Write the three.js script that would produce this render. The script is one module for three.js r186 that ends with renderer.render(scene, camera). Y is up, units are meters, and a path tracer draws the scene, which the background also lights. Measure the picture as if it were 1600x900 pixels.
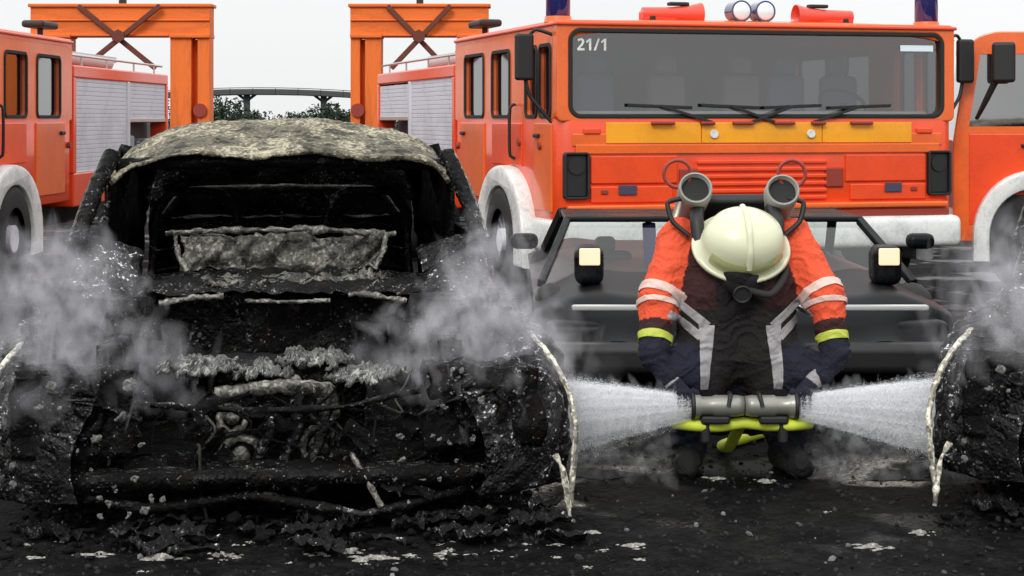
import * as THREE from 'three';
import { RoundedBoxGeometry } from 'three/addons/geometries/RoundedBoxGeometry.js';
import { mergeGeometries, mergeVertices, toCreasedNormals } from 'three/addons/utils/BufferGeometryUtils.js';
import { ImprovedNoise } from 'three/addons/math/ImprovedNoise.js';
import { MarchingCubes } from 'three/addons/objects/MarchingCubes.js';
import { TextGeometry } from 'three/addons/geometries/TextGeometry.js';
import { FontLoader } from 'three/addons/loaders/FontLoader.js';

// ---------------------------------------------------------------- camera, sky, sun, exposure
const scene = new THREE.Scene();
const EYE = 1.5, FOCAL = 2750;                                   // metres above the road; focal length in photo pixels
const camera = new THREE.PerspectiveCamera(2 * Math.atan(450 / FOCAL) * 180 / Math.PI, 16 / 9, 0.1, 1500);
camera.position.set(0, EYE, 0);
camera.lookAt(0, EYE, -10);
camera.setViewOffset(1600, 900, 0, 265, 1600, 900);              // level camera, lens shifted down: horizon near the top
const renderer = new THREE.WebGLRenderer();
renderer.toneMapping = THREE.LinearToneMapping;
renderer.toneMappingExposure = 1.12;
renderer.shadowMap.enabled = true;
{ // overcast sky: brighter overhead than at the horizon, faint large cloud mottling
  const w = 512, h = 256, data = new Float32Array(w * h * 4), n = new ImprovedNoise();
  for (let j = 0; j < h; j++) for (let i = 0; i < w; i++) {
    const el = ((j + 0.5) / h - 0.5) * Math.PI, az = (i + 0.5) / w * Math.PI * 2, s = Math.max(0, Math.sin(el));
    const c = Math.cos(el), x = c * Math.cos(az), z = c * Math.sin(az), y = Math.sin(el);
    const m = 1 + 0.05 * n.noise(x * 2.1 + 3, y * 4 + 1, z * 2.1) + 0.03 * n.noise(x * 6, y * 9, z * 6 + 7);
    const L = (0.80 + 0.75 * s) * m, k = (j * w + i) * 4;
    data[k] = L * 0.985; data[k + 1] = L * 1.0; data[k + 2] = L * 1.005; data[k + 3] = 1;
  }
  const sky = new THREE.DataTexture(data, w, h, THREE.RGBAFormat, THREE.FloatType);
  sky.mapping = THREE.EquirectangularReflectionMapping; sky.magFilter = THREE.LinearFilter; sky.needsUpdate = true;
  scene.background = sky; scene.environment = sky;
}
const sun = new THREE.DirectionalLight(new THREE.Color(1, 0.97, 0.92), 1.3);
sun.position.set(-6, 16, 9); sun.target.position.set(0, 0, -10);
sun.shadow.radius = 34; sun.castShadow = true;
Object.assign(sun.shadow.camera, { left: -16, right: 16, top: 16, bottom: -16, near: 0.5, far: 60 });
scene.add(sun, sun.target);

// ---------------------------------------------------------------- helpers
let seed = 7;
const rnd = () => { seed = (seed * 1664525 + 1013904223) >>> 0; return seed / 4294967296; };
const rr = (a, b) => a + (b - a) * rnd();
const N = new ImprovedNoise();
const fbm = (x, y, z, o = 4) => { let a = 0, s = 1, t = 0; for (let i = 0; i < o; i++) { a += s * N.noise(x, y, z); t += s; x *= 2.03; y *= 2.03; z *= 2.03; s *= 0.55; } return a / t; };
const used = {};
function numbered(name) { used[name] = (used[name] ?? -1) + 1; return used[name] ? name + '_' + String(used[name]).padStart(3, '0') : name; }
const V = (x, y, z) => new THREE.Vector3(x, y, z);
const lin = (r, g, b) => new THREE.Color().setRGB(r, g, b);
function mesh(name, geo, mat, parent) { const m = new THREE.Mesh(geo, mat); m.name = parent === scene ? numbered(name) : name; m.castShadow = m.receiveShadow = true; (parent || scene).add(m); return m; }
function tag(o, label, category, group, kind) { o.userData = { label, category }; if (group) o.userData.group = group; if (kind) o.userData.kind = kind; return o; }
function thing(name, label, category, pos = [0, 0, 0], turn = 0, group) { const g = new THREE.Group(); g.name = numbered(name); g.position.set(...pos); g.rotation.y = turn; tag(g, label, category, group); scene.add(g); return g; }
function copy(o, label, pos, turn) { const c = o.clone(); c.name = numbered(o.name.replace(/_\d+$/, '')); c.userData = { ...o.userData, label }; c.position.set(...pos); c.rotation.y = turn; scene.add(c); return c; }
const box = (w, h, d, x = 0, y = 0, z = 0, r = 0.012) => { r = Math.min(r, w * 0.45, h * 0.45, d * 0.45); return new RoundedBoxGeometry(w, h, d, 2, r).translate(x, y, z); };
const cyl = (r0, r1, h, seg = 24) => new THREE.CylinderGeometry(r0, r1, h, seg);
const tube = (pts, r, seg = 24, rad = 8, closed = false) => new THREE.TubeGeometry(new THREE.CatmullRomCurve3(pts.map((p) => V(...p)), closed, 'catmullrom', 0.3), seg, r, rad, closed);
function bar(a, b, w, d) { const A = V(...a), B = V(...b), g = new RoundedBoxGeometry(w, A.distanceTo(B), d, 1, Math.min(w, d) * 0.15); const q = new THREE.Quaternion().setFromUnitVectors(V(0, 1, 0), B.clone().sub(A).normalize()); return g.applyQuaternion(q).translate((A.x + B.x) / 2, (A.y + B.y) / 2, (A.z + B.z) / 2); }
function merge(list) { return mergeGeometries(list.map((g) => { g = g.index ? g.toNonIndexed() : g; for (const k of Object.keys(g.attributes)) if (!['position', 'normal', 'uv'].includes(k)) g.deleteAttribute(k); return g; })); }
function rrect(w, h, r, cx = 0, cy = 0, P = THREE.Shape) {
  const s = new P(), x = cx - w / 2, y = cy - h / 2;
  s.moveTo(x + r, y); s.lineTo(x + w - r, y); s.absarc(x + w - r, y + r, r, -Math.PI / 2, 0); s.lineTo(x + w, y + h - r); s.absarc(x + w - r, y + h - r, r, 0, Math.PI / 2);
  s.lineTo(x + r, y + h); s.absarc(x + r, y + h - r, r, Math.PI / 2, Math.PI); s.lineTo(x, y + r); s.absarc(x + r, y + r, r, Math.PI, Math.PI * 1.5);
  return s;
}
const ext = (shape, depth, bevel = 0.01) => new THREE.ExtrudeGeometry(shape, { depth, bevelEnabled: bevel > 0, bevelThickness: bevel, bevelSize: bevel, bevelOffset: -bevel, bevelSegments: 2, curveSegments: 10 });
function ringShape(w, h, r, t, cx = 0, cy = 0) { const s = rrect(w, h, r, cx, cy); s.holes.push(rrect(w - 2 * t, h - 2 * t, Math.max(0.01, r - t), cx, cy, THREE.Path)); return s; }
function boxUV(g, scale = 1) { // uv in metres from the side each face looks to
  g = g.index ? g.toNonIndexed() : g;
  const p = g.attributes.position, uv = new Float32Array(p.count * 2), a = V(), b = V(), c = V();
  for (let i = 0; i < p.count; i += 3) {
    a.fromBufferAttribute(p, i); b.fromBufferAttribute(p, i + 1); c.fromBufferAttribute(p, i + 2);
    const n = b.clone().sub(a).cross(c.clone().sub(a)), ax = Math.abs(n.x), ay = Math.abs(n.y), az = Math.abs(n.z);
    [a, b, c].forEach((v, k) => { const [u, w] = ax > ay && ax > az ? [v.z, v.y] : ay > az ? [v.x, v.z] : [v.x, v.y]; uv[(i + k) * 2] = u * scale; uv[(i + k) * 2 + 1] = w * scale; });
  }
  g.setAttribute('uv', new THREE.BufferAttribute(uv, 2));
  return g;
}
function rough(g, amp, freq, off = 0, oct = 3) { // lumpy, buckled surface: moves welded vertices along their normals
  g = g.clone(); g.deleteAttribute('uv'); g.deleteAttribute('normal'); g = mergeVertices(g, 1e-4); g.computeVertexNormals();
  const p = g.attributes.position, n = g.attributes.normal;
  for (let i = 0; i < p.count; i++) {
    const x = p.getX(i), y = p.getY(i), z = p.getZ(i), d = amp * 1.8 * fbm(x * freq + off, y * freq + off * 1.7, z * freq, oct);
    p.setXYZ(i, x + n.getX(i) * d, y + n.getY(i) * d, z + n.getZ(i) * d);
  }
  g.computeVertexNormals();
  return boxUV(g);
}
const rbox = (w, h, d, x, y, z, amp = 0.012, freq = 14, cell = 0.03) => rough(new THREE.BoxGeometry(w, h, d, Math.ceil(w / cell), Math.ceil(h / cell), Math.ceil(d / cell)).translate(x, y, z), amp, freq, x * 3 + y * 7);
const rtube = (pts, r, amp = 0.006, freq = 25, seg = 40) => rough(tube(pts, r, seg, 10), amp, freq, pts[0][0] * 5);
function grid(nu, nv, f) { // surface patch, thickness added by thick()
  const g = new THREE.PlaneGeometry(1, 1, nu, nv), p = g.attributes.position;
  for (let j = 0; j <= nv; j++) for (let i = 0; i <= nu; i++) p.setXYZ(j * (nu + 1) + i, ...f(i / nu, j / nv));
  g.computeVertexNormals(); return g;
}
function thick(g, t) { // a sheet with an inner skin and a closed rim
  const n = g.attributes.position.count, p = g.attributes.position, nn = g.attributes.normal, pos = [], idx = [];
  for (let i = 0; i < n; i++) pos.push(p.getX(i), p.getY(i), p.getZ(i));
  for (let i = 0; i < n; i++) pos.push(p.getX(i) - nn.getX(i) * t, p.getY(i) - nn.getY(i) * t, p.getZ(i) - nn.getZ(i) * t);
  const I = g.index.array, edge = new Map();
  for (let i = 0; i < I.length; i += 3) {
    idx.push(I[i], I[i + 1], I[i + 2], n + I[i], n + I[i + 2], n + I[i + 1]);
    for (const [a, b] of [[I[i], I[i + 1]], [I[i + 1], I[i + 2]], [I[i + 2], I[i]]]) { const k = Math.min(a, b) + '_' + Math.max(a, b); edge.set(k, edge.has(k) ? null : [a, b]); }
  }
  for (const e of edge.values()) if (e) idx.push(e[1], e[0], n + e[0], e[1], n + e[0], n + e[1]);
  const o = new THREE.BufferGeometry(); o.setAttribute('position', new THREE.Float32BufferAttribute(pos, 3)); o.setIndex(idx); o.computeVertexNormals(); return o;
}

// ---------------------------------------------------------------- textures
function tex(size, f, srgb = false, wrap = true) {
  const d = new Uint8Array(size * size * 4);
  for (let j = 0; j < size; j++) for (let i = 0; i < size; i++) { const c = f(i / size, j / size), k = (j * size + i) * 4; d[k] = c[0] * 255; d[k + 1] = c[1] * 255; d[k + 2] = c[2] * 255; d[k + 3] = 255; }
  const t = new THREE.DataTexture(d, size, size); t.magFilter = THREE.LinearFilter; t.wrapS = t.wrapT = wrap ? THREE.RepeatWrapping : THREE.ClampToEdgeWrapping; if (srgb) t.colorSpace = THREE.SRGBColorSpace; t.needsUpdate = true; return t;
}
const cl = (x, a = 0, b = 1) => Math.min(b, Math.max(a, x));
// value noise that repeats after one unit
const LAT = new Float32Array(65536); for (let i = 0; i < 65536; i++) LAT[i] = rnd() * 2 - 1;
function tn(u, v, f, z, o = 4) {
  let a = 0, s = 1, t = 0; f = Math.round(f * 1.6);
  for (let i = 0; i < o; i++) {
    const x = u * f, y = v * f, x0 = Math.floor(x), y0 = Math.floor(y), fx = x - x0, fy = y - y0, wx = fx * fx * (3 - 2 * fx), wy = fy * fy * (3 - 2 * fy);
    const x1 = (x0 + 1) % f, y1 = (y0 + 1) % f, h = (p, q) => { let m = Math.imul(p + 11, 374761393) ^ Math.imul(q + 7, 668265263) ^ Math.imul(z * 16 + i, 2246822519 | 0); m = Math.imul(m ^ (m >>> 13), 1274126177); return LAT[(m ^ (m >>> 16)) & 65535]; };
    const A = h(x0, y0), B = h(x1, y0), C = h(x0, y1), D = h(x1, y1);
    a += s * (A + (B - A) * wx + (C + (D - C) * wx - A - (B - A) * wx) * wy); t += s; s *= 0.55; f *= 2;
  }
  return a / t * 1.15;
}
const sm = (a, b, x) => { x = cl((x - a) / (b - a)); return x * x * (3 - 2 * x); };
// soot: black with grey ash flecks and brown scorched patches (one metre a side)
const charMap = tex(1024, (u, v) => {
  const a = tn(u, v, 5, 1), b = tn(u, v, 22, 9, 3), c = tn(u, v, 60, 4, 2), ash = sm(0.40, 0.75, b + 0.5 * a), fleck = sm(0.62, 0.80, c + 0.35 * a), rust = sm(0.2, 0.5, tn(u, v, 9, 31));
  const g = 0.036 + 0.02 * a + 0.16 * ash + 0.36 * fleck;
  return [cl(g + 0.035 * rust), cl(g + 0.01 * rust), cl(g * 1.0)];
}, true);
// wings: soot with runs of pale ash and dried foam washed down the metal, wet glints painted in as flecks
const streakMap = tex(1024, (u, v) => { const a = tn(u, v, 4, 91), b = tn(u + 0.03 * tn(u, v, 6, 95, 2), v * 0.999, 26, 92, 3), c = tn(u, v, 70, 93, 2), run = sm(0.26, 0.6, b + 0.5 * a), fl = sm(0.42, 0.66, c + 0.45 * a), g = 0.04 + 0.02 * a + 0.22 * run + 0.42 * fl * (0.4 + run); return [cl(g), cl(g), cl(g * 1.02)]; }, true);
const charRough = tex(512, (u, v) => { const a = tn(u, v, 7, 3), r = cl(0.60 + 0.6 * a, 0.2, 0.95); return [r, r, r]; });
const charBump = tex(512, (u, v) => { const r = cl(0.5 + 0.45 * tn(u, v, 18, 6) + 0.25 * tn(u, v, 60, 8, 2)); return [r, r, r]; });
const ashMap = tex(1024, (u, v) => {
  const a = tn(u, v, 4, 11), b = tn(u, v, 15, 13), c = tn(u, v, 50, 14, 2), hole = sm(0.12, 0.4, b - 0.3 * a), pale = sm(0.05, 0.5, c + a);
  const g = 0.53 + 0.14 * a + 0.20 * pale - 0.20 * hole + 0.10 * c;
  return [cl(g), cl(g * 0.975), cl(g * 0.89)];
}, true);
const asphaltMap = tex(1024, (u, v) => { const a = tn(u, v, 3, 21), b = tn(u, v, 120, 22, 2), c = tn(u, v, 26, 25, 3); const g = cl(0.05 + 0.04 * a + 0.045 * b + 0.05 * c); return [g, g, g * 1.02]; }, true);
const asphaltRough = tex(512, (u, v) => { const w = sm(0.05, 0.4, tn(u, v, 4, 41) + 0.25 * tn(u, v, 20, 43)); const r = cl(0.88 - 0.5 * w); return [r, r, r]; });
const asphaltBump = tex(1024, (u, v) => { const r = cl(0.5 + 0.5 * tn(u, v, 110, 22, 2) + 0.3 * tn(u, v, 30, 28)); return [r, r, r]; });
const dirtRough = tex(512, (u, v) => { const r = cl(0.42 + 0.35 * tn(u, v, 6, 51) + 0.15 * tn(u, v, 30, 52)); return [r, r, r]; });
const paintTex = (r, g, b, amt) => tex(512, (u, v) => { const a = tn(u, v, 4, 61), c = tn(u, v, 40, 62, 2), k = 1 - amt * cl(0.4 + a + 0.5 * c); return [cl(r * k + 0.06 * amt), cl(g * k + 0.06 * amt), cl(b * k + 0.06 * amt)]; }, true);
const clothBump = tex(512, (u, v) => { const r = cl(0.5 + 0.5 * tn(u, v, 9, 71) + 0.2 * tn(u, v, 60, 72, 2)); return [r, r, r]; });
const foamBump = tex(512, (u, v) => { const r = cl(0.5 + 0.7 * tn(u, v, 24, 81, 3)); return [r, r, r]; });

const M = (o) => new THREE.MeshPhysicalMaterial(o);
const mat = {
  char: M({ map: charMap, roughnessMap: charRough, roughness: 1, bumpMap: charBump, bumpScale: 0.010, specularIntensity: 0.3 }),
  charWet: M({ map: streakMap, roughnessMap: charRough, roughness: 0.9, bumpMap: charBump, bumpScale: 0.010, specularIntensity: 0.45 }),
  ash: M({ map: ashMap, color: lin(0.66, 0.635, 0.56), roughness: 0.95, bumpMap: charBump, bumpScale: 0.014 }),
  ashGrey: M({ map: ashMap, color: lin(0.50, 0.525, 0.60), roughness: 0.9, bumpMap: charBump, bumpScale: 0.012 }),
  bareMetal: M({ color: lin(0.42, 0.43, 0.45), map: ashMap, roughness: 0.5, metalness: 0.35, bumpMap: charBump, bumpScale: 0.006 }),
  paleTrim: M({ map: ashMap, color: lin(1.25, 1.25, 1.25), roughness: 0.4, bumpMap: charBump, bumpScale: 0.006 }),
  asphalt: M({ map: asphaltMap, roughnessMap: asphaltRough, roughness: 1, bumpMap: asphaltBump, bumpScale: 0.005, specularIntensity: 0.15 }),
  foam: M({ map: ashMap, color: lin(0.95, 0.97, 1.05), roughness: 0.6, bumpMap: foamBump, bumpScale: 0.012 }),
  red: M({ map: paintTex(0.945, 0.29, 0.07, 0.06), roughness: 0.42, clearcoat: 0.6, clearcoatRoughness: 0.1 }),
  orange: M({ map: paintTex(0.945, 0.41, 0.12, 0.06), roughness: 0.42, clearcoat: 0.6, clearcoatRoughness: 0.1 }),  // same engine paint as red, with sky glare put into the colour
  darkRed: M({ color: lin(0.28, 0.035, 0.02), roughness: 0.5 }),
  yellow: M({ map: paintTex(0.99, 0.66, 0.09, 0.05), roughness: 0.45, clearcoat: 0.3 }),
  white: M({ map: paintTex(0.90, 0.91, 0.90, 0.14), roughnessMap: dirtRough, roughness: 0.9 }),
  black: M({ color: lin(0.012, 0.012, 0.013), roughness: 0.55 }),
  rubber: M({ color: lin(0.018, 0.018, 0.018), roughness: 0.85 }),
  plate: M({ color: lin(0.06, 0.05, 0.09), roughness: 0.5 }),
  silver: M({ map: paintTex(0.84, 0.845, 0.88, 0.08), roughness: 0.5, metalness: 0.1 }),
  chrome: M({ color: lin(0.55, 0.56, 0.56), roughness: 0.28, metalness: 0.9 }),
  glass: M({ color: lin(0.55, 0.59, 0.59), transmission: 1, thickness: 0, roughness: 0.04, ior: 2.25 }),
  sideGlass: M({ color: lin(0.14, 0.15, 0.15), transmission: 1, thickness: 0, roughness: 0.03, ior: 3.6 }),
  seatBlue: M({ color: lin(0.16, 0.23, 0.36), roughness: 0.9 }),
  seatGrey: M({ color: lin(0.28, 0.30, 0.29), roughness: 0.9 }),
  cabLining: M({ color: lin(0.42, 0.43, 0.43), roughness: 0.9 }),
  navy: M({ color: lin(0.018, 0.022, 0.12), roughness: 0.12, clearcoat: 1 }),
  lensWhite: M({ color: lin(0.78, 0.90, 0.96), roughness: 0.1, clearcoat: 1 }),
  siren: M({ color: lin(0.72, 0.06, 0.03), roughness: 0.4, clearcoat: 0.4 }),
  gantry: M({ map: paintTex(0.93, 0.44, 0.12, 0.12), roughness: 0.6}),
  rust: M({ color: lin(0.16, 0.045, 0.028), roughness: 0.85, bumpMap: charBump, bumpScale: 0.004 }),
  carPaint: M({ color: lin(0.006, 0.0065, 0.008), roughnessMap: dirtRough, roughness: 0.9, specularIntensity: 0.35 }),
  carGlass: M({ color: lin(0.90, 0.92, 0.91), transmission: 1, thickness: 0, roughness: 0.02, ior: 1.42 }),
  lampGlow: M({ color: lin(0.25, 0.22, 0.18), emissive: lin(1, 0.78, 0.50), emissiveIntensity: 0.85, roughness: 0.2 }),
  concrete: M({ color: lin(0.07, 0.075, 0.075), roughness: 0.9 }),
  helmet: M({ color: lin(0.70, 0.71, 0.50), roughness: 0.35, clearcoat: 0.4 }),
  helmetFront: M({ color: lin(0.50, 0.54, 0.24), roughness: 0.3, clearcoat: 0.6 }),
  cylinderPaint: M({ color: lin(0.34, 0.34, 0.31), roughness: 0.4 }),
  nozzleGrey: M({ color: lin(0.27, 0.27, 0.24), roughness: 0.35, metalness: 0.4 }),
  hose: M({ color: lin(0.62, 0.72, 0.06), roughness: 0.7 }),
  cloth: M({ vertexColors: true, roughness: 0.9, bumpMap: clothBump, bumpScale: 0.010 }),
  silverTape: M({ color: lin(0.30, 0.285, 0.295), roughness: 0.5, bumpMap: clothBump, bumpScale: 0.004 }),
  paleTape: M({ color: lin(0.72, 0.50, 0.44), roughness: 0.5, bumpMap: clothBump, bumpScale: 0.004 }),
  limeTape: M({ color: lin(0.46, 0.52, 0.06), roughness: 0.55, bumpMap: clothBump, bumpScale: 0.004 }),
  steam: M({ color: lin(0.94, 0.93, 0.99), roughness: 1, specularIntensity: 0, vertexColors: true, transparent: true, opacity: 0.25 }),
  mist: M({ color: lin(0.93, 0.94, 0.97), roughness: 1, specularIntensity: 0, vertexColors: true, transparent: true, opacity: 0.25 }),
  water: M({ color: lin(0.95, 0.96, 0.985), roughness: 0.9, specularIntensity: 0.2 }),
  puddle: M({ color: lin(0.02, 0.021, 0.022), roughness: 0.06, specularIntensity: 1 }),
  grit: M({ color: lin(0.04, 0.04, 0.04), roughness: 0.8, specularIntensity: 0.4 }),
  bark: M({ color: lin(0.05, 0.035, 0.025), roughness: 0.95 }),
  leaf: M({ color: lin(0.016, 0.034, 0.014), roughness: 0.8, side: THREE.DoubleSide }),
};
const font = await new FontLoader().loadAsync('fonts/droid/droid_sans_bold.typeface.json');

// ---------------------------------------------------------------- ground
{
  const g = new THREE.PlaneGeometry(900, 900, 1, 1).rotateX(-Math.PI / 2).translate(0, 0, -330), uv = g.attributes.uv;
  for (let i = 0; i < uv.count; i++) uv.setXY(i, uv.getX(i) * 300, uv.getY(i) * 300);
  const m = mesh('road', g, mat.asphalt, scene); m.userData = { kind: 'structure', label: 'dark wet sooty asphalt road', category: 'road' };
}

// ---------------------------------------------------------------- overpass and shrubs far behind
{
  const o = thing('overpass', 'thin dark arched road bridge far away beyond the shrubs', 'bridge', [-40, 0, -300]);
  const pts = []; for (let i = 0; i <= 24; i++) { const x = -46 + i * 92 / 24; pts.push([x, 6.0 - 0.0022 * (x + 3) * (x + 3), 0]); }
  const path = pts.map((p) => V(...p));
  const deck = []; for (let i = 0; i < 24; i++) deck.push(bar(pts[i], pts[i + 1], 1.0, 5));
  mesh('deck', merge(deck), mat.concrete, o);
  mesh('railing', merge(pts.slice(1).map((p, i) => bar([pts[i][0], pts[i][1] + 0.7, 2.3], [p[0], p[1] + 0.7, 2.3], 0.12, 0.12)).concat(pts.map((p) => bar([p[0], p[1], 2.3], [p[0], p[1] + 0.7, 2.3], 0.1, 0.1)))), mat.concrete, o);
  for (const x of [-31, -5.2, 7.9, 26]) { const y = 5.7 - 0.0022 * (x + 3) * (x + 3); mesh('pier', merge([box(0.9, y, 1.6, x, y / 2, 0), bar([x - 1.6, y, 0], [x, y - 1.2, 0], 0.4, 1.2), bar([x + 1.6, y, 0], [x, y - 1.2, 0], 0.4, 1.2)]), mat.concrete, o); }
}
function shrub(x, z, r, h, label) {
  const o = thing('shrub', label, 'shrub', [x, 0, z], 0, 'dark green shrubs along the roadside');
  const tr = [];
  for (let k = 0; k < 5; k++) { const a = k * 1.26 + rnd(); tr.push(tube([[0, 0, 0], [Math.cos(a) * r * 0.2, h * 0.3, Math.sin(a) * r * 0.2], [Math.cos(a) * r * 0.5, h * 0.7, Math.sin(a) * r * 0.5]], 0.05, 8, 5)); }
  mesh('trunk', merge(tr), mat.bark, o);
  const clumps = []; for (let k = 0; k < 14; k++) clumps.push([rr(-r, r) * 0.8, rr(0.25, 0.85) * h, rr(-r, r) * 0.6, rr(0.25, 0.5) * r]);
  const pos = [], nor = [];
  for (let i = 0; i < 2600; i++) {
    const c = clumps[Math.floor(rnd() * 14)], d = V(rr(-1, 1), rr(-1, 1), rr(-1, 1)).normalize().multiplyScalar(c[3] * Math.cbrt(rr(0.2, 1)));
    const p = V(c[0], c[1], c[2]).add(d); if (p.y < 0.05) continue;
    const a = V(rr(-1, 1), rr(-1, 1), rr(-1, 1)).normalize(), b = V(rr(-1, 1), rr(-1, 1), rr(-1, 1)).cross(a).normalize(), s = rr(0.06, 0.13);
    for (const [i1, j1] of [[-1, 0], [0, -0.5], [1, 0], [-1, 0], [1, 0], [0, 0.5]]) pos.push(p.x + (a.x * i1 + b.x * j1) * s, p.y + (a.y * i1 + b.y * j1) * s, p.z + (a.z * i1 + b.z * j1) * s);
  }
  const g = new THREE.BufferGeometry(); g.setAttribute('position', new THREE.Float32BufferAttribute(pos, 3)); g.computeVertexNormals();
  mesh('crown', g, mat.leaf, o);
}
for (const [px, d, h, r] of [[330, 84, 2.1, 1.9], [392, 90, 1.75, 1.5], [430, 82, 1.6, 1.6], [478, 88, 1.5, 1.7], [522, 80, 1.8, 1.4], [560, 86, 2.3, 1.6], [598, 84, 2.7, 1.7], [286, 88, 2.5, 1.9]]) shrub((px - 800) / FOCAL * d, -d, r, h, 'dark green shrub beyond the burnt car roof');

// ---------------------------------------------------------------- portal gantries
function gantry(w, lw, label, pos, turn) {
  const H = 3.18, o = thing('portal_gantry', label, 'gantry', pos, turn), bh = 0.48, x0 = w / 2 - lw / 2;
  const beam = mesh('crossbeam', merge([box(w, bh * 0.86, 0.34, 0, H - bh / 2, 0), box(w + 0.06, 0.05, 0.42, 0, H - 0.022, 0)]), mat.gantry, o);
  mesh('lower_flange', box(w - 2 * lw, 0.04, 0.42, 0, H - bh + 0.02, 0), mat.gantry, beam);
  mesh('beam_rib', box(w - 0.02, 0.025, 0.40, 0, H - bh * 0.5, 0), mat.gantry, beam);
  for (const s of [-1, 1]) {
    const leg = mesh('leg', merge([box(lw * 0.52, H - bh - 0.75, 0.34, s * (x0 - lw * 0.22), (H - bh + 0.75) / 2 + 0.0, 0), box(lw * 0.30, H - bh - 0.02, 0.34, s * (x0 + lw * 0.34), (H - bh) / 2, 0)]), mat.gantry, o);
    mesh('leg_web', box(lw * 0.2, H - bh - 0.1, 0.05, s * (x0 + lw * 0.11), (H - bh) / 2 + 0.02, -0.08), mat.gantry, leg);
    mesh('corner_plate', box(lw, 0.06, 0.44, s * x0, H - bh + 0.01, 0), mat.gantry, leg);
    mesh('foot', box(lw * 1.2, 0.1, 0.8, s * x0, 0.05, 0), mat.gantry, leg);
    mesh('marker_lamp', cyl(0.1, 0.1, 0.09, 18).rotateX(Math.PI / 2).translate(s * (x0 + lw * 0.26), 1.62, 0.17), mat.darkRed, leg);
  }
  const c = [0, H - bh - 0.02, 0.26];
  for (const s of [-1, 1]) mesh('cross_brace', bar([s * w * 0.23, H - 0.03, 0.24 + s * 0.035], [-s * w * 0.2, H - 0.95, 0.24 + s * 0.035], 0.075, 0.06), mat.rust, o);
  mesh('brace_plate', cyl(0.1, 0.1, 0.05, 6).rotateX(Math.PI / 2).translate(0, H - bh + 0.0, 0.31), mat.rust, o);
  mesh('mast', merge([box(0.1, 0.5, 0.1, 0, H + 0.25, 0), box(0.05, 1.2, 0.05, 0, H + 0.8, 0)]), mat.black, o);
  return o;
}
gantry(2.03, 0.47, 'narrow orange steel portal frame standing over the rear of the number 21/1 fire engine', [-1.36, 0, -26], 0);
gantry(2.64, 0.6, 'wide orange steel portal frame behind the fire engine with closed crew windows', [-5.75, 0, -26], 0);

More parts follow.
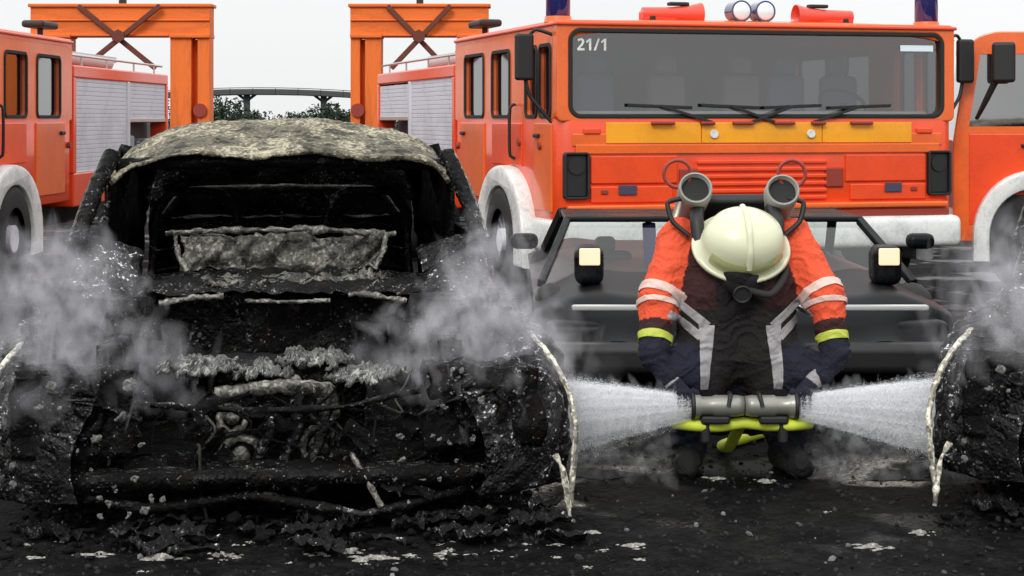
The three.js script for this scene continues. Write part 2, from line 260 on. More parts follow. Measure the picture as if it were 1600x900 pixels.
// ---------------------------------------------------------------- fire engine (front at z = 0, camera side +z)
function fireEngine(label, pos, turn, letters) {
  const o = thing('fire_engine', label, 'fire engine', pos, turn, 'orange red fire engines'), W = 3.45, hw = W / 2, CL = 3.5, BL = 7.6;
  // hull under the windows
  const lower = ext(rrect(W, CL, 0.13, 0, -CL / 2), 0.78, 0.015).rotateX(-Math.PI / 2); // shape y -> -z ... turned so that the plan lies flat
  lower.scale(1, 1, -1); // front edge at z = 0
  const flip = lower.index ? lower : lower; { const p = flip.attributes.position; for (let i = 0; i < p.count; i += 3) { const a = V().fromBufferAttribute(p, i + 1), b = V().fromBufferAttribute(p, i + 2); p.setXYZ(i + 1, b.x, b.y, b.z); p.setXYZ(i + 2, a.x, a.y, a.z); } }
  flip.translate(0, 0.71, 0); { const p = flip.attributes.position; let mz = -1e9; for (let i = 0; i < p.count; i++) mz = Math.max(mz, p.getZ(i)); flip.translate(0, 0, -mz); } flip.computeVertexNormals();
  mesh('cab_body', boxUV(toCreasedNormals(flip, 0.6)), mat.red, o);
  // upper cab: front frame and two side walls with real openings, then the roof
  const fs = rrect(W, 0.80, 0.05, 0, 1.875); fs.holes.push(rrect(W - 0.20, 0.70, 0.10, 0, 1.855, THREE.Path));
  const front = mesh('windscreen_surround', boxUV(ext(fs, 0.1, 0.012).translate(0, 0, -0.112)), mat.orange, o);
  mesh('windscreen_gasket', ext(ringShape(W - 0.19, 0.71, 0.105, 0.035, 0, 1.855), 0.03, 0.008).translate(0, 0, -0.03), mat.rubber, front);
  mesh('windscreen', new THREE.ShapeGeometry(rrect(W - 0.25, 0.65, 0.08, 0, 1.855)).translate(0, 0, -0.04), mat.glass, o);
  for (const s of [-1, 1]) {
    const ws = rrect(CL - 0.13, 0.80, 0.04, (CL + 0.11) / 2, 1.875), wins = [[0.16, 0.50], [0.56, 0.92], [1.42, 2.04], [2.34, 3.08]];
    for (const [a, b] of wins) ws.holes.push(rrect(b - a, 0.58, 0.07, (a + b) / 2, 1.80, THREE.Path));
    const side = ext(ws, 0.06, 0.01).rotateY(Math.PI / 2); // shape x -> -z
    const wall = mesh('cab_side', boxUV(side.translate(s > 0 ? hw - 0.071 : -hw + 0.011, 0, 0)), mat.orange, o);
    for (const [a, b] of wins) {
      const win = mesh('side_window', new THREE.ShapeGeometry(rrect(b - a - 0.02, 0.56, 0.06, 0, 0)).rotateY(s * Math.PI / 2).translate(s * (hw - 0.035), 1.80, -(a + b) / 2), mat.sideGlass, o);
      mesh('window_gasket', ext(ringShape(b - a + 0.02, 0.60, 0.075, 0.03), 0.012, 0.004).rotateY(s * Math.PI / 2).translate(s * (hw - 0.004), 1.80, -(a + b) / 2), mat.rubber, win);
    }
    // doors: proud panels with a real gap round them
    for (const [a, b, y0] of [[0.12, 0.62, 0.76], [2.3, 3.2, 0.78]]) { const d = mesh('door', boxUV(box(0.02, 1.46 - y0, b - a, s * (hw + 0.004), (1.46 + y0) / 2, -(a + b) / 2, 0.008)), mat.orange, o); mesh('door_handle', box(0.03, 0.035, 0.13, s * (hw + 0.026), 1.36, -b + 0.12), mat.black, d); }
    mesh('side_panel', boxUV(box(0.02, 0.36, 1.0, s * (hw + 0.004), 1.28, -1.5, 0.008)), mat.red, o);
    mesh('grab_rail', tube([[s * (hw + 0.01), 1.62, -1.2], [s * (hw + 0.06), 1.58, -1.2], [s * (hw + 0.06), 1.2, -1.2], [s * (hw + 0.01), 1.16, -1.2]], 0.014, 20), mat.black, o);
    for (const [y, z] of [[1.28, -0.42], [1.30, -1.05], [1.24, -3.32]]) mesh('side_marker', cyl(0.032, 0.036, 0.03, 14).rotateZ(Math.PI / 2).translate(s * (hw + 0.02), y, z), mat.darkRed, o);
    // wheel arch: flared white oval, tyre and rim in the dark opening
    const az = -1.36, ay = 0.50, arch = new THREE.Shape(), R = [0.78, 0.60], r = [0.50, 0.42];
    arch.moveTo(R[0], -0.22); arch.lineTo(R[0], 0); arch.absellipse(0, 0, R[0], R[1], 0, Math.PI); arch.lineTo(-R[0], -0.22); arch.lineTo(-r[0], -0.22); arch.lineTo(-r[0], 0); arch.absellipse(0, 0, r[0], r[1], Math.PI, 0, true); arch.lineTo(r[0], -0.22);
    mesh('wheel_arch', toCreasedNormals(ext(arch, 0.12, 0.03), 0.7).rotateY(Math.PI / 2).translate(s > 0 ? hw - 0.02 : -hw - 0.1, ay, az), mat.white, o);
    mesh('arch_liner', cyl(1, 1, 0.24, 32).rotateZ(Math.PI / 2).scale(1, 0.42, 0.5).translate(s * (hw - 0.06), ay + 0.0, az), mat.black, o);
    for (const [z, n] of [[az, 0], [-5.6, 1]]) {
      const wh = new THREE.Group(); wh.name = 'wheel'; wh.position.set(s * (hw - 0.02), 0.46, z); o.add(wh);
      mesh('tyre', new THREE.LatheGeometry([[0.27, -0.14], [0.40, -0.15], [0.455, -0.12], [0.46, 0], [0.455, 0.12], [0.40, 0.15], [0.27, 0.14]].map((p) => new THREE.Vector2(...p)), 36).rotateZ(Math.PI / 2), mat.rubber, wh);
      mesh('rim', merge([cyl(0.27, 0.27, 0.16, 28).rotateZ(Math.PI / 2), cyl(0.10, 0.12, 0.26, 16).rotateZ(Math.PI / 2)]), mat.silver, wh);
    }
    // mirror on an arm
    const mirror = mesh('mirror', box(0.15, 0.37, 0.07, s * (hw + 0.21), 1.985, -0.20, 0.025), mat.black, o);
    mesh('mirror_arm', tube([[s * (hw - 0.01), 2.16, -0.14], [s * (hw + 0.12), 2.2, -0.18], [s * (hw + 0.2), 2.12, -0.22]], 0.014, 16), mat.black, mirror);
    mesh('mirror_arm', tube([[s * (hw + 0.2), 1.84, -0.22], [s * (hw + 0.16), 1.68, -0.21], [s * (hw - 0.005), 1.47, -0.16]], 0.016, 16), mat.black, mirror);
    // headlight box and corner
    const hl = mesh('headlight_recess', ext(ringShape(0.21, 0.37, 0.03, 0.02, s * (hw - 0.155), 1.05), 0.05, 0.006).translate(0, 0, -0.012), mat.black, o);
    mesh('headlight', merge([box(0.168, 0.328, 0.02, s * (hw - 0.155), 1.05, 0.008), cyl(0.07, 0.07, 0.02, 24).rotateX(Math.PI / 2).translate(s * (hw - 0.155), 1.13, 0.02)]), mat.black, hl);
    // beacons
    const bc = mesh('beacon', new THREE.LatheGeometry([[0, 0], [0.098, 0], [0.098, 0.3], [0.085, 0.37], [0.04, 0.4], [0, 0.4]].map((p) => new THREE.Vector2(...p)), 28).translate(s * (hw - 0.10), 2.30, -0.3), mat.navy, o);
    mesh('beacon_base', cyl(0.105, 0.115, 0.05, 28).translate(s * (hw - 0.10), 2.29, -0.3), mat.orange, bc);
    // air horn: a flared red trumpet lying across the roof, bell towards the middle
    const horn = mesh('air_horn', merge([new THREE.LatheGeometry([[0.0, 0], [0.055, 0], [0.06, 0.25], [0.075, 0.40], [0.10, 0.5], [0.09, 0.505], [0.06, 0.42], [0, 0.4]].map((p) => new THREE.Vector2(...p)), 24).rotateZ(-s * -Math.PI / 2 + (s < 0 ? 0 : 0)).translate(s * 0.92, 2.345, -0.28), box(0.42, 0.1, 0.14, s * 0.72, 2.33, -0.30, 0.03)]), mat.siren, o);
    mesh('horn_bracket', merge([box(0.05, 0.1, 0.12, s * 0.85, 2.28, -0.28), box(0.16, 0.03, 0.08, s * 0.62, 2.43, -0.28), box(0.05, 0.07, 0.06, s * 0.55, 2.41, -0.28)]), mat.black, horn);
    // roof lamp near the middle
    const rl = mesh('roof_lamp', merge([cyl(0.088, 0.088, 0.16, 28).rotateX(Math.PI / 2).translate(s * 0.105, 2.375, -0.25), box(0.1, 0.06, 0.1, s * 0.105, 2.28, -0.25)]), mat.navy, o);
    mesh('lamp_lens', new THREE.SphereGeometry(0.074, 24, 12, 0, Math.PI * 2, 0, Math.PI / 2).scale(1, 0.35, 1).rotateX(Math.PI / 2).translate(s * 0.105, 2.375, -0.171), mat.lensWhite, rl);
    // front panels
    mesh('front_panel', boxUV(box(0.72, 0.22, 0.03, s * 1.09, 1.095, 0.006, 0.01)), mat.red, o);
    mesh('front_panel', boxUV(box(0.68, 0.13, 0.03, s * 1.11, 0.90, 0.006, 0.01)), mat.red, o);
    mesh('grille_opening', box(0.16, 0.16, 0.03, s * 0.63, 1.02, 0.004), mat.darkRed, o);
    mesh('number_plate', box(0.15, 0.075, 0.012, s * 1.15, 0.935, 0.03, 0.004), mat.plate, o);
    mesh('marker_lamp', box(0.06, 0.04, 0.02, s * 1.34, 0.92, 0.02), mat.darkRed, o);
    mesh('turn_signal', box(0.14, 0.05, 0.03, s * 1.44, 1.40, 0.012), mat.red, o);
    mesh('corner_trim', boxUV(box(0.28, 0.1, 0.02, s * 1.46, 1.33, 0.004, 0.008)), mat.orange, o);
    for (const [x, w] of [[0.86, 0.20], [0.48, 0.12], [0.18, 0.18]]) mesh('grab_handle', merge([box(w, 0.028, 0.03, s * x, 1.462, 0.045), box(0.02, 0.028, 0.05, s * (x - w * 0.4), 1.462, 0.022), box(0.02, 0.028, 0.05, s * (x + w * 0.4), 1.462, 0.022)]), mat.darkRed, o);
    // wiper: pivot, arm, blade
    for (const [px, bx0, bx1] of [[0.44, 1.14, 0.60], [-0.10, 0.52, 0.02]]) { const wp = mesh('wiper', bar([s * px, 1.47, 0.03], [s * (bx0 + bx1) / 2, 1.60, 0.02], 0.022, 0.018), mat.black, o); mesh('wiper_blade', bar([s * bx0, 1.605, 0.0], [s * bx1, 1.585, 0.0], 0.026, 0.025), mat.rubber, wp); }
  }
  // bulged roof
  const rf = grid(28, 20, (u, v) => { const x = (u - 0.5) * W, z = -v * CL, ex = Math.abs(u - 0.5) * 2, ez = Math.min(v, 1 - v) * 2; return [x, 2.30 + 0.045 * (1 - ex ** 4) - 0.05 * ex ** 10 - 0.05 * (1 - cl(ez * 10)) ** 2, z]; });
  mesh('roof', boxUV(toCreasedNormals(thick(rf, -0.05).translate(0, -0.05, 0), 0.6)), mat.orange, o);
  mesh('roof_gutter', merge([box(W + 0.03, 0.03, 0.04, 0, 2.245, -0.0), box(0.035, 0.03, CL - 0.04, hw, 2.245, -CL / 2 - 0.01), box(0.035, 0.03, CL - 0.04, -hw, 2.245, -CL / 2 - 0.01)]), mat.red, o);
  mesh('cab_back_wall', box(W - 0.15, 0.80, 0.05, 0, 1.88, -CL + 0.03), mat.cabLining, o);
  // yellow band in three pieces, service flap and emblem
  for (const s of [-1, 1]) mesh('yellow_band', boxUV(box(0.80, 0.165, 0.014, s * 0.926, 1.385, 0.006, 0.005)), mat.yellow, o);
  const flap = mesh('service_flap', boxUV(box(1.04, 0.165, 0.018, 0, 1.385, 0.006, 0.006)), mat.yellow, o);
  for (const s of [-1, 1]) mesh('emblem', cyl(0.032, 0.036, 0.014, 20).rotateX(Math.PI / 2).translate(s * 0.42, 1.375, 0.027), mat.white, flap);
  for (let k = 0; k < 6; k++) mesh('grille_slat', boxUV(box(1.12, 0.034, 0.035, 0, 0.86 + k * 0.058, 0.008, 0.01)), mat.red, o);
  mesh('waist_moulding', boxUV(box(W - 0.3, 0.075, 0.026, 0, 1.257, 0.010, 0.008)), mat.orange, o);
  mesh('step_ledge', boxUV(box(W - 0.16, 0.045, 0.06, 0, 0.795, 0.02, 0.015)), mat.orange, o);
  mesh('skirt_panel', boxUV(box(W - 0.12, 0.06, 0.04, 0, 0.728, 0.004, 0.012)), mat.darkRed, o);
  mesh('bumper', boxUV(toCreasedNormals(merge([box(W + 0.06, 0.26, 0.22, 0, 0.57, -0.02, 0.06), box(0.12, 0.26, 0.62, hw - 0.02, 0.57, -0.3, 0.05), box(0.12, 0.26, 0.62, -hw + 0.02, 0.57, -0.3, 0.05)]), 0.8)), mat.white, o);
  // cab interior
  const seats = [[-1.12, 'seatBlue'], [-0.48, 'seatGrey'], [0.2, 'seatGrey'], [0.62, 'seatBlue'], [1.12, 'seatBlue']];
  for (const [x, c] of seats) { const st = mesh('seat_back', box(0.34, 0.42, 0.12, x, 1.66, -0.95, 0.05), mat[c], o); mesh('headrest', box(0.2, 0.15, 0.09, x, 1.96, -0.95, 0.04), mat[c], st); }
  for (const x of [-0.9, 0, 0.9]) mesh('crew_seat', box(0.5, 0.5, 0.12, x, 1.7, -2.9, 0.05), mat.seatGrey, o);
  mesh('dashboard', box(W - 0.3, 0.1, 0.3, 0, 1.51, -0.3, 0.04), mat.cabLining, o);
  mesh('steering_wheel', merge([new THREE.TorusGeometry(0.2, 0.016, 8, 32).rotateX(-0.9).translate(0.95, 1.62, -0.5), bar([0.95, 1.48, -0.35], [0.95, 1.62, -0.5], 0.04, 0.04)]), mat.black, o);
  // equipment body: red frame, rail, silver roller shutters
  const bz0 = -CL - 0.04, top = 2.03;
  mesh('body_core', boxUV(box(W - 0.5, top - 0.75, BL - CL - 0.1, 0, 0.7 + (top - 0.75) / 2, (bz0 - BL) / 2, 0.01)), mat.black, o);
  mesh('body_skirt', boxUV(box(W, 0.34, BL - CL - 0.06, 0, 0.79, (bz0 - BL) / 2, 0.02)), mat.red, o);
  mesh('body_roof', boxUV(box(W, 0.13, BL - CL - 0.05, 0, top - 0.065, (bz0 - BL) / 2, 0.02)), mat.red, o);
  for (const s of [-1, 1]) {
    for (const z of [bz0 - 0.05, -5.72, -BL + 0.05]) mesh('body_post', boxUV(box(0.2, top - 1.08, 0.1, s * (hw - 0.1), 0.955 + (top - 1.08) / 2, z, 0.012)), z === -5.72 ? mat.silver : mat.red, o);
    for (const [za, zb, y0] of [[bz0 - 0.1, -5.67, 0.965], [-5.77, -BL + 0.1, s < 0 ? 1.52 : 1.50]]) {
      const g = [], n = Math.round((1.895 - y0) / 0.045); for (let k = 0; k < n; k++) g.push(box(0.022, 0.0436, za - zb, s * (hw - 0.03), y0 + 0.022 + k * 0.045, (za + zb) / 2, 0.005));
      const sh = mesh('roller_shutter', boxUV(merge(g)), mat.silver, o);
      mesh('shutter_bar', box(0.035, 0.05, za - zb, s * (hw - 0.025), y0 - 0.02, (za + zb) / 2, 0.008), mat.chrome, sh);
    }
    for (const [y, z, h, c] of [[1.1, -6.1, 0.34, 'seatGrey'], [1.1, -6.5, 0.28, 'plate'], [1.1, -6.95, 0.3, 'seatGrey'], [1.1, -7.3, 0.24, 'plate']]) mesh('stowed_gear', box(0.22, h, 0.3, s * (hw - 0.18), 0.965 + h / 2, z, 0.03), mat[c], o);
    mesh('roof_rail', merge([tube([[s * (hw - 0.06), top + 0.10, bz0 - 0.1], [s * (hw - 0.06), top + 0.10, -BL + 0.1]], 0.014, 12), ...[0.1, 0.35, 0.65, 0.9].map((f) => box(0.02, 0.1, 0.02, s * (hw - 0.06), top + 0.05, bz0 - 0.1 + f * (-BL + 0.2 - bz0)))]), mat.chrome, o);
    const st = []; for (const dz of [-0.2, 0.2]) st.push(bar([s * 0.95 + dz, top + 0.17, bz0 - 0.1], [s * 0.95 + dz, top + 0.17, -BL + 0.3], 0.035, 0.07));
    for (let k = 0; k < 11; k++) st.push(box(0.4, 0.026, 0.026, s * 0.95, top + 0.17, bz0 - 0.3 - k * 0.32));
    mesh('roof_ladder', merge(st), mat.chrome, o);
  }
  for (const s of [-1, 1]) mesh('suction_hose', tube([[s * 1.25, top + 0.1, -6.6], [s * 1.25, top + 0.12, -4.0]], 0.07, 20), mat.cabLining, o);
  for (const s of [-1, 1]) mesh('searchlight', merge([box(0.22, 0.07, 0.5, s * (hw - 0.2), 2.40, -3.1, 0.03), box(0.05, 0.08, 0.05, s * (hw - 0.2), 2.33, -3.1)]), mat.black, o);
  if (letters) {
    const g = new TextGeometry('21/1', { font, size: 0.095, depth: 0.004, curveSegments: 4 }); g.computeBoundingBox(); const bb = g.boundingBox;
    mesh('call_sign', g.scale(0.24 / (bb.max.x - bb.min.x), 1, 1).translate(-hw + 0.17, 2.035, -0.034), mat.white, o);
    mesh('windscreen_sticker', box(0.3, 0.05, 0.004, hw - 0.33, 2.08, -0.034, 0.001), mat.lensWhite, o);
  }
  mesh('chassis', box(W - 0.9, 0.3, BL - 0.6, 0, 0.55, -BL / 2), mat.black, o);
  return o;
}
const TH = 15 * Math.PI / 180;
{
  const cx = 0.35 + 1.725 * Math.cos(TH), cz = -(13.75 + 1.725 * Math.sin(TH));
  const e1 = fireEngine('orange red fire engine marked 21/1, parked behind the crouching firefighter', [cx, 0, cz], TH, true);
  const e2 = fireEngine('orange red fire engine with its side beside the wide portal frame', [-4.45 - 1.725, 0, -13.9], -0.035, false);
}
// fire service van at the right edge, nose behind the engine's corner
{
  const o = thing('fire_van', 'orange van with black mirror and white wheel arch beside the fire engine 21/1', 'van', [3.77, 0, -15.05], -101 * Math.PI / 180);
  // local: +z nose, +x the side that faces the camera; side plane x = 0
  const sh = new THREE.Shape(); sh.moveTo(0, 0.45); sh.lineTo(0, 1.3); sh.lineTo(0.12, 2.1); sh.quadraticCurveTo(0.2, 2.24, 0.4, 2.24); sh.lineTo(4.6, 2.2); sh.lineTo(4.7, 0.45); sh.closePath();
  const win = new THREE.Path(); win.moveTo(0.12, 1.42); win.lineTo(0.22, 2.06); win.lineTo(0.62, 2.06); win.lineTo(0.62, 1.42); win.closePath(); sh.holes.push(win);
  mesh('side_wall', boxUV(ext(sh, 0.06, 0.012).rotateY(Math.PI / 2).translate(-0.06, 0, 0)), mat.orange, o);
  mesh('body', boxUV(box(1.7, 0.9, 4.5, -0.93, 0.9, -2.35, 0.05)), mat.red, o);
  mesh('roof', boxUV(box(1.72, 0.08, 4.2, -0.93, 2.2, -2.5, 0.03)), mat.orange, o);
  mesh('side_window', new THREE.ShapeGeometry(new THREE.Shape([[0.12, 1.42], [0.22, 2.06], [0.62, 2.06], [0.62, 1.42]].map((p) => new THREE.Vector2(...p)))).rotateY(Math.PI / 2).translate(-0.03, 0, 0), mat.sideGlass, o);
  mesh('far_wall', boxUV(box(0.06, 1.7, 4.4, -1.78, 1.35, -2.4, 0.02)), mat.cabLining, o);
  const vw = mesh('windscreen', new THREE.PlaneGeometry(1.66, 0.80).rotateX(-0.15).translate(-0.91, 1.70, -0.075), mat.sideGlass, o);
  mesh('windscreen_header', box(1.7, 0.1, 0.14, -0.92, 2.12, -0.19, 0.03), mat.orange, o); mesh('front_panel', boxUV(box(1.74, 0.85, 0.05, -0.92, 0.90, -0.035, 0.02)), mat.red, o);
  mesh('bulkhead', box(1.6, 0.9, 0.04, -0.92, 1.78, -0.9), mat.cabLining, o);
  const d = mesh('door', boxUV(box(0.02, 0.78, 0.62, 0.006, 0.98, -0.44, 0.01)), mat.red, o); mesh('door_handle', box(0.03, 0.03, 0.12, 0.03, 1.27, -0.62), mat.black, d);
  const mi = mesh('mirror', box(0.09, 0.34, 0.19, 0.24, 1.97, -0.40, 0.03), mat.black, o); mesh('mirror_arm', tube([[0.0, 1.5, -0.2], [0.12, 1.62, -0.26], [0.22, 1.83, -0.36]], 0.016, 14), mat.black, mi);
  const arch = new THREE.Shape(); arch.moveTo(0.5, -0.22); arch.lineTo(0.5, 0); arch.absellipse(0, 0, 0.5, 0.56, 0, Math.PI); arch.lineTo(-0.5, -0.22); arch.lineTo(-0.36, -0.22); arch.lineTo(-0.36, 0); arch.absellipse(0, 0, 0.36, 0.4, Math.PI, 0, true); arch.lineTo(0.36, -0.22);
  mesh('wheel_arch', toCreasedNormals(ext(arch, 0.1, 0.03), 0.7).rotateY(Math.PI / 2).translate(-0.02, 0.5, -0.66), mat.white, o);
  const wh = new THREE.Group(); wh.name = 'wheel'; wh.position.set(-0.05, 0.36, -0.66); o.add(wh);
  mesh('tyre', new THREE.TorusGeometry(0.26, 0.1, 12, 30).rotateY(Math.PI / 2), mat.rubber, wh); mesh('rim', cyl(0.2, 0.2, 0.1, 24).rotateZ(Math.PI / 2), mat.silver, wh);
  const w2 = new THREE.Group(); w2.name = 'wheel'; w2.position.set(-0.05, 0.36, -3.7); o.add(w2); mesh('tyre', new THREE.TorusGeometry(0.26, 0.1, 12, 30).rotateY(Math.PI / 2), mat.rubber, w2); mesh('rim', cyl(0.2, 0.2, 0.1, 24).rotateZ(Math.PI / 2), mat.silver, w2);
  mesh('arch_liner', box(0.06, 0.5, 0.74, 0.0, 0.6, -0.66, 0.02), mat.black, o);
  mesh('bumper', boxUV(box(1.8, 0.22, 0.16, -0.9, 0.54, 0.03, 0.05)), mat.white, o);
}

// ---------------------------------------------------------------- dark low car behind the firefighter
{
  const o = thing('sports_car', 'low dark car with raised lit headlights behind the crouching firefighter', 'car', [1.20, 0, -8.75], 0.0), hw = 1.07;
  const body = grid(48, 60, (u, v) => { // top skin, nose to tail
    const x = (u - 0.5) * 2, z = -v * 4.2, nose = sm(0, 0.08, v), e = Math.abs(x) ** 6;
    const y = 0.34 + 0.22 * nose + 0.045 * sm(0.05, 0.3, v) - 0.03 * sm(0.5, 0.8, v) - 0.10 * e + 0.03 * Math.exp(-(((Math.abs(x) - 0.72) / 0.12) ** 2));
    return [x * (hw - 0.10 * (1 - nose) ** 2), y, z - 0.16 * (1 - sm(0, 0.15, v)) * x * x];
  });
  mesh('body', toCreasedNormals(merge([thick(body, 0.03), box(2 * hw - 0.06, 0.34, 3.9, 0, 0.30, -2.12, 0.06)].map((g) => { g = g.index ? g.toNonIndexed() : g; g.deleteAttribute('uv'); return g; })), 0.7), mat.carPaint, o);
  // glasshouse frame
  const zb = -1.05, zt = -1.75, yb = 0.60, yt = 0.895, zr = -2.6, zq = -3.3;
  for (const s of [-1, 1]) {
    mesh('windscreen_pillar', merge([bar([s * (hw - 0.03), yb - 0.02, zb], [s * 0.87, yt, zt], 0.04, 0.05)]), mat.carPaint, o);
    mesh('rear_pillar', bar([s * 0.87, yt, zr], [s * (hw - 0.1), yb, zq], 0.06, 0.07), mat.carPaint, o);
    mesh('middle_pillar', bar([s * 0.38, yt - 0.02, zt - 0.05], [s * 0.36, yb - 0.05, zt - 0.1], 0.07, 0.05), mat.navy, o);
    // raised headlight
    const hl = mesh('headlight', box(0.155, 0.21, 0.2, s * 0.79, 0.72, -0.64, 0.05), mat.carPaint, o);
    mesh('lamp_glass', box(0.11, 0.09, 0.02, s * 0.79, 0.77, -0.535, 0.02), mat.lampGlow, hl);
    const l = new THREE.SpotLight(lin(1, 0.88, 0.7), 1.2, 0, 0.6, 0.6); l.position.set(s * 0.79, 0.77, -0.50); l.target.position.set(s * 0.9, 0.1, 4); l.castShadow = true; hl.add(l, l.target);
    mesh('side_mirror', box(0.16, 0.09, 0.1, s * (hw + 0.06), 0.80, -1.3, 0.04), mat.carPaint, o);
    const wz = [-0.85, -3.3]; for (const z of wz) { const wh = new THREE.Group(); wh.name = 'wheel'; wh.position.set(s * (hw - 0.08), 0.3, z); o.add(wh); mesh('tyre', new THREE.TorusGeometry(0.22, 0.085, 12, 28).rotateY(Math.PI / 2), mat.rubber, wh); mesh('rim', cyl(0.17, 0.17, 0.1, 20).rotateZ(Math.PI / 2), mat.silver, wh); }
    mesh('seat', merge([box(0.34, 0.12, 0.12, s * 0.62, 0.62, -2.2, 0.05), box(0.13, 0.10, 0.08, s * 0.62, 0.715, -2.22, 0.035)]), mat.black, o);
  }
  mesh('roof', box(1.78, 0.035, zt - zr + 0.06, 0, yt + 0.005, (zt + zr) / 2, 0.016), mat.carPaint, o);
  const pane = (a, b, c, d) => { const g = new THREE.BufferGeometry(); g.setAttribute('position', new THREE.Float32BufferAttribute([...a, ...b, ...c, ...a, ...c, ...d], 3)); g.setAttribute('uv', new THREE.Float32BufferAttribute([0, 0, 1, 0, 1, 1, 0, 0, 1, 1, 0, 1], 2)); g.computeVertexNormals(); return g; };
  mesh('windscreen', pane([-hw + 0.06, yb - 0.02, zb], [hw - 0.06, yb - 0.02, zb], [0.85, yt - 0.01, zt], [-0.85, yt - 0.01, zt]), mat.carGlass, o);
  mesh('rear_window', pane([hw - 0.14, yb, zq], [-hw + 0.14, yb, zq], [-0.84, yt - 0.01, zr], [0.84, yt - 0.01, zr]), mat.carGlass, o);
  mesh('bumper_highlight', box(1.8, 0.03, 0.05, 0, 0.545, -0.12, 0.012), mat.cabLining, o);  // pale bar standing in for the highlight along the bumper edge
  mesh('front_bumper', box(2.1, 0.16, 0.14, 0, 0.30, -0.06, 0.05), mat.black, o);
}

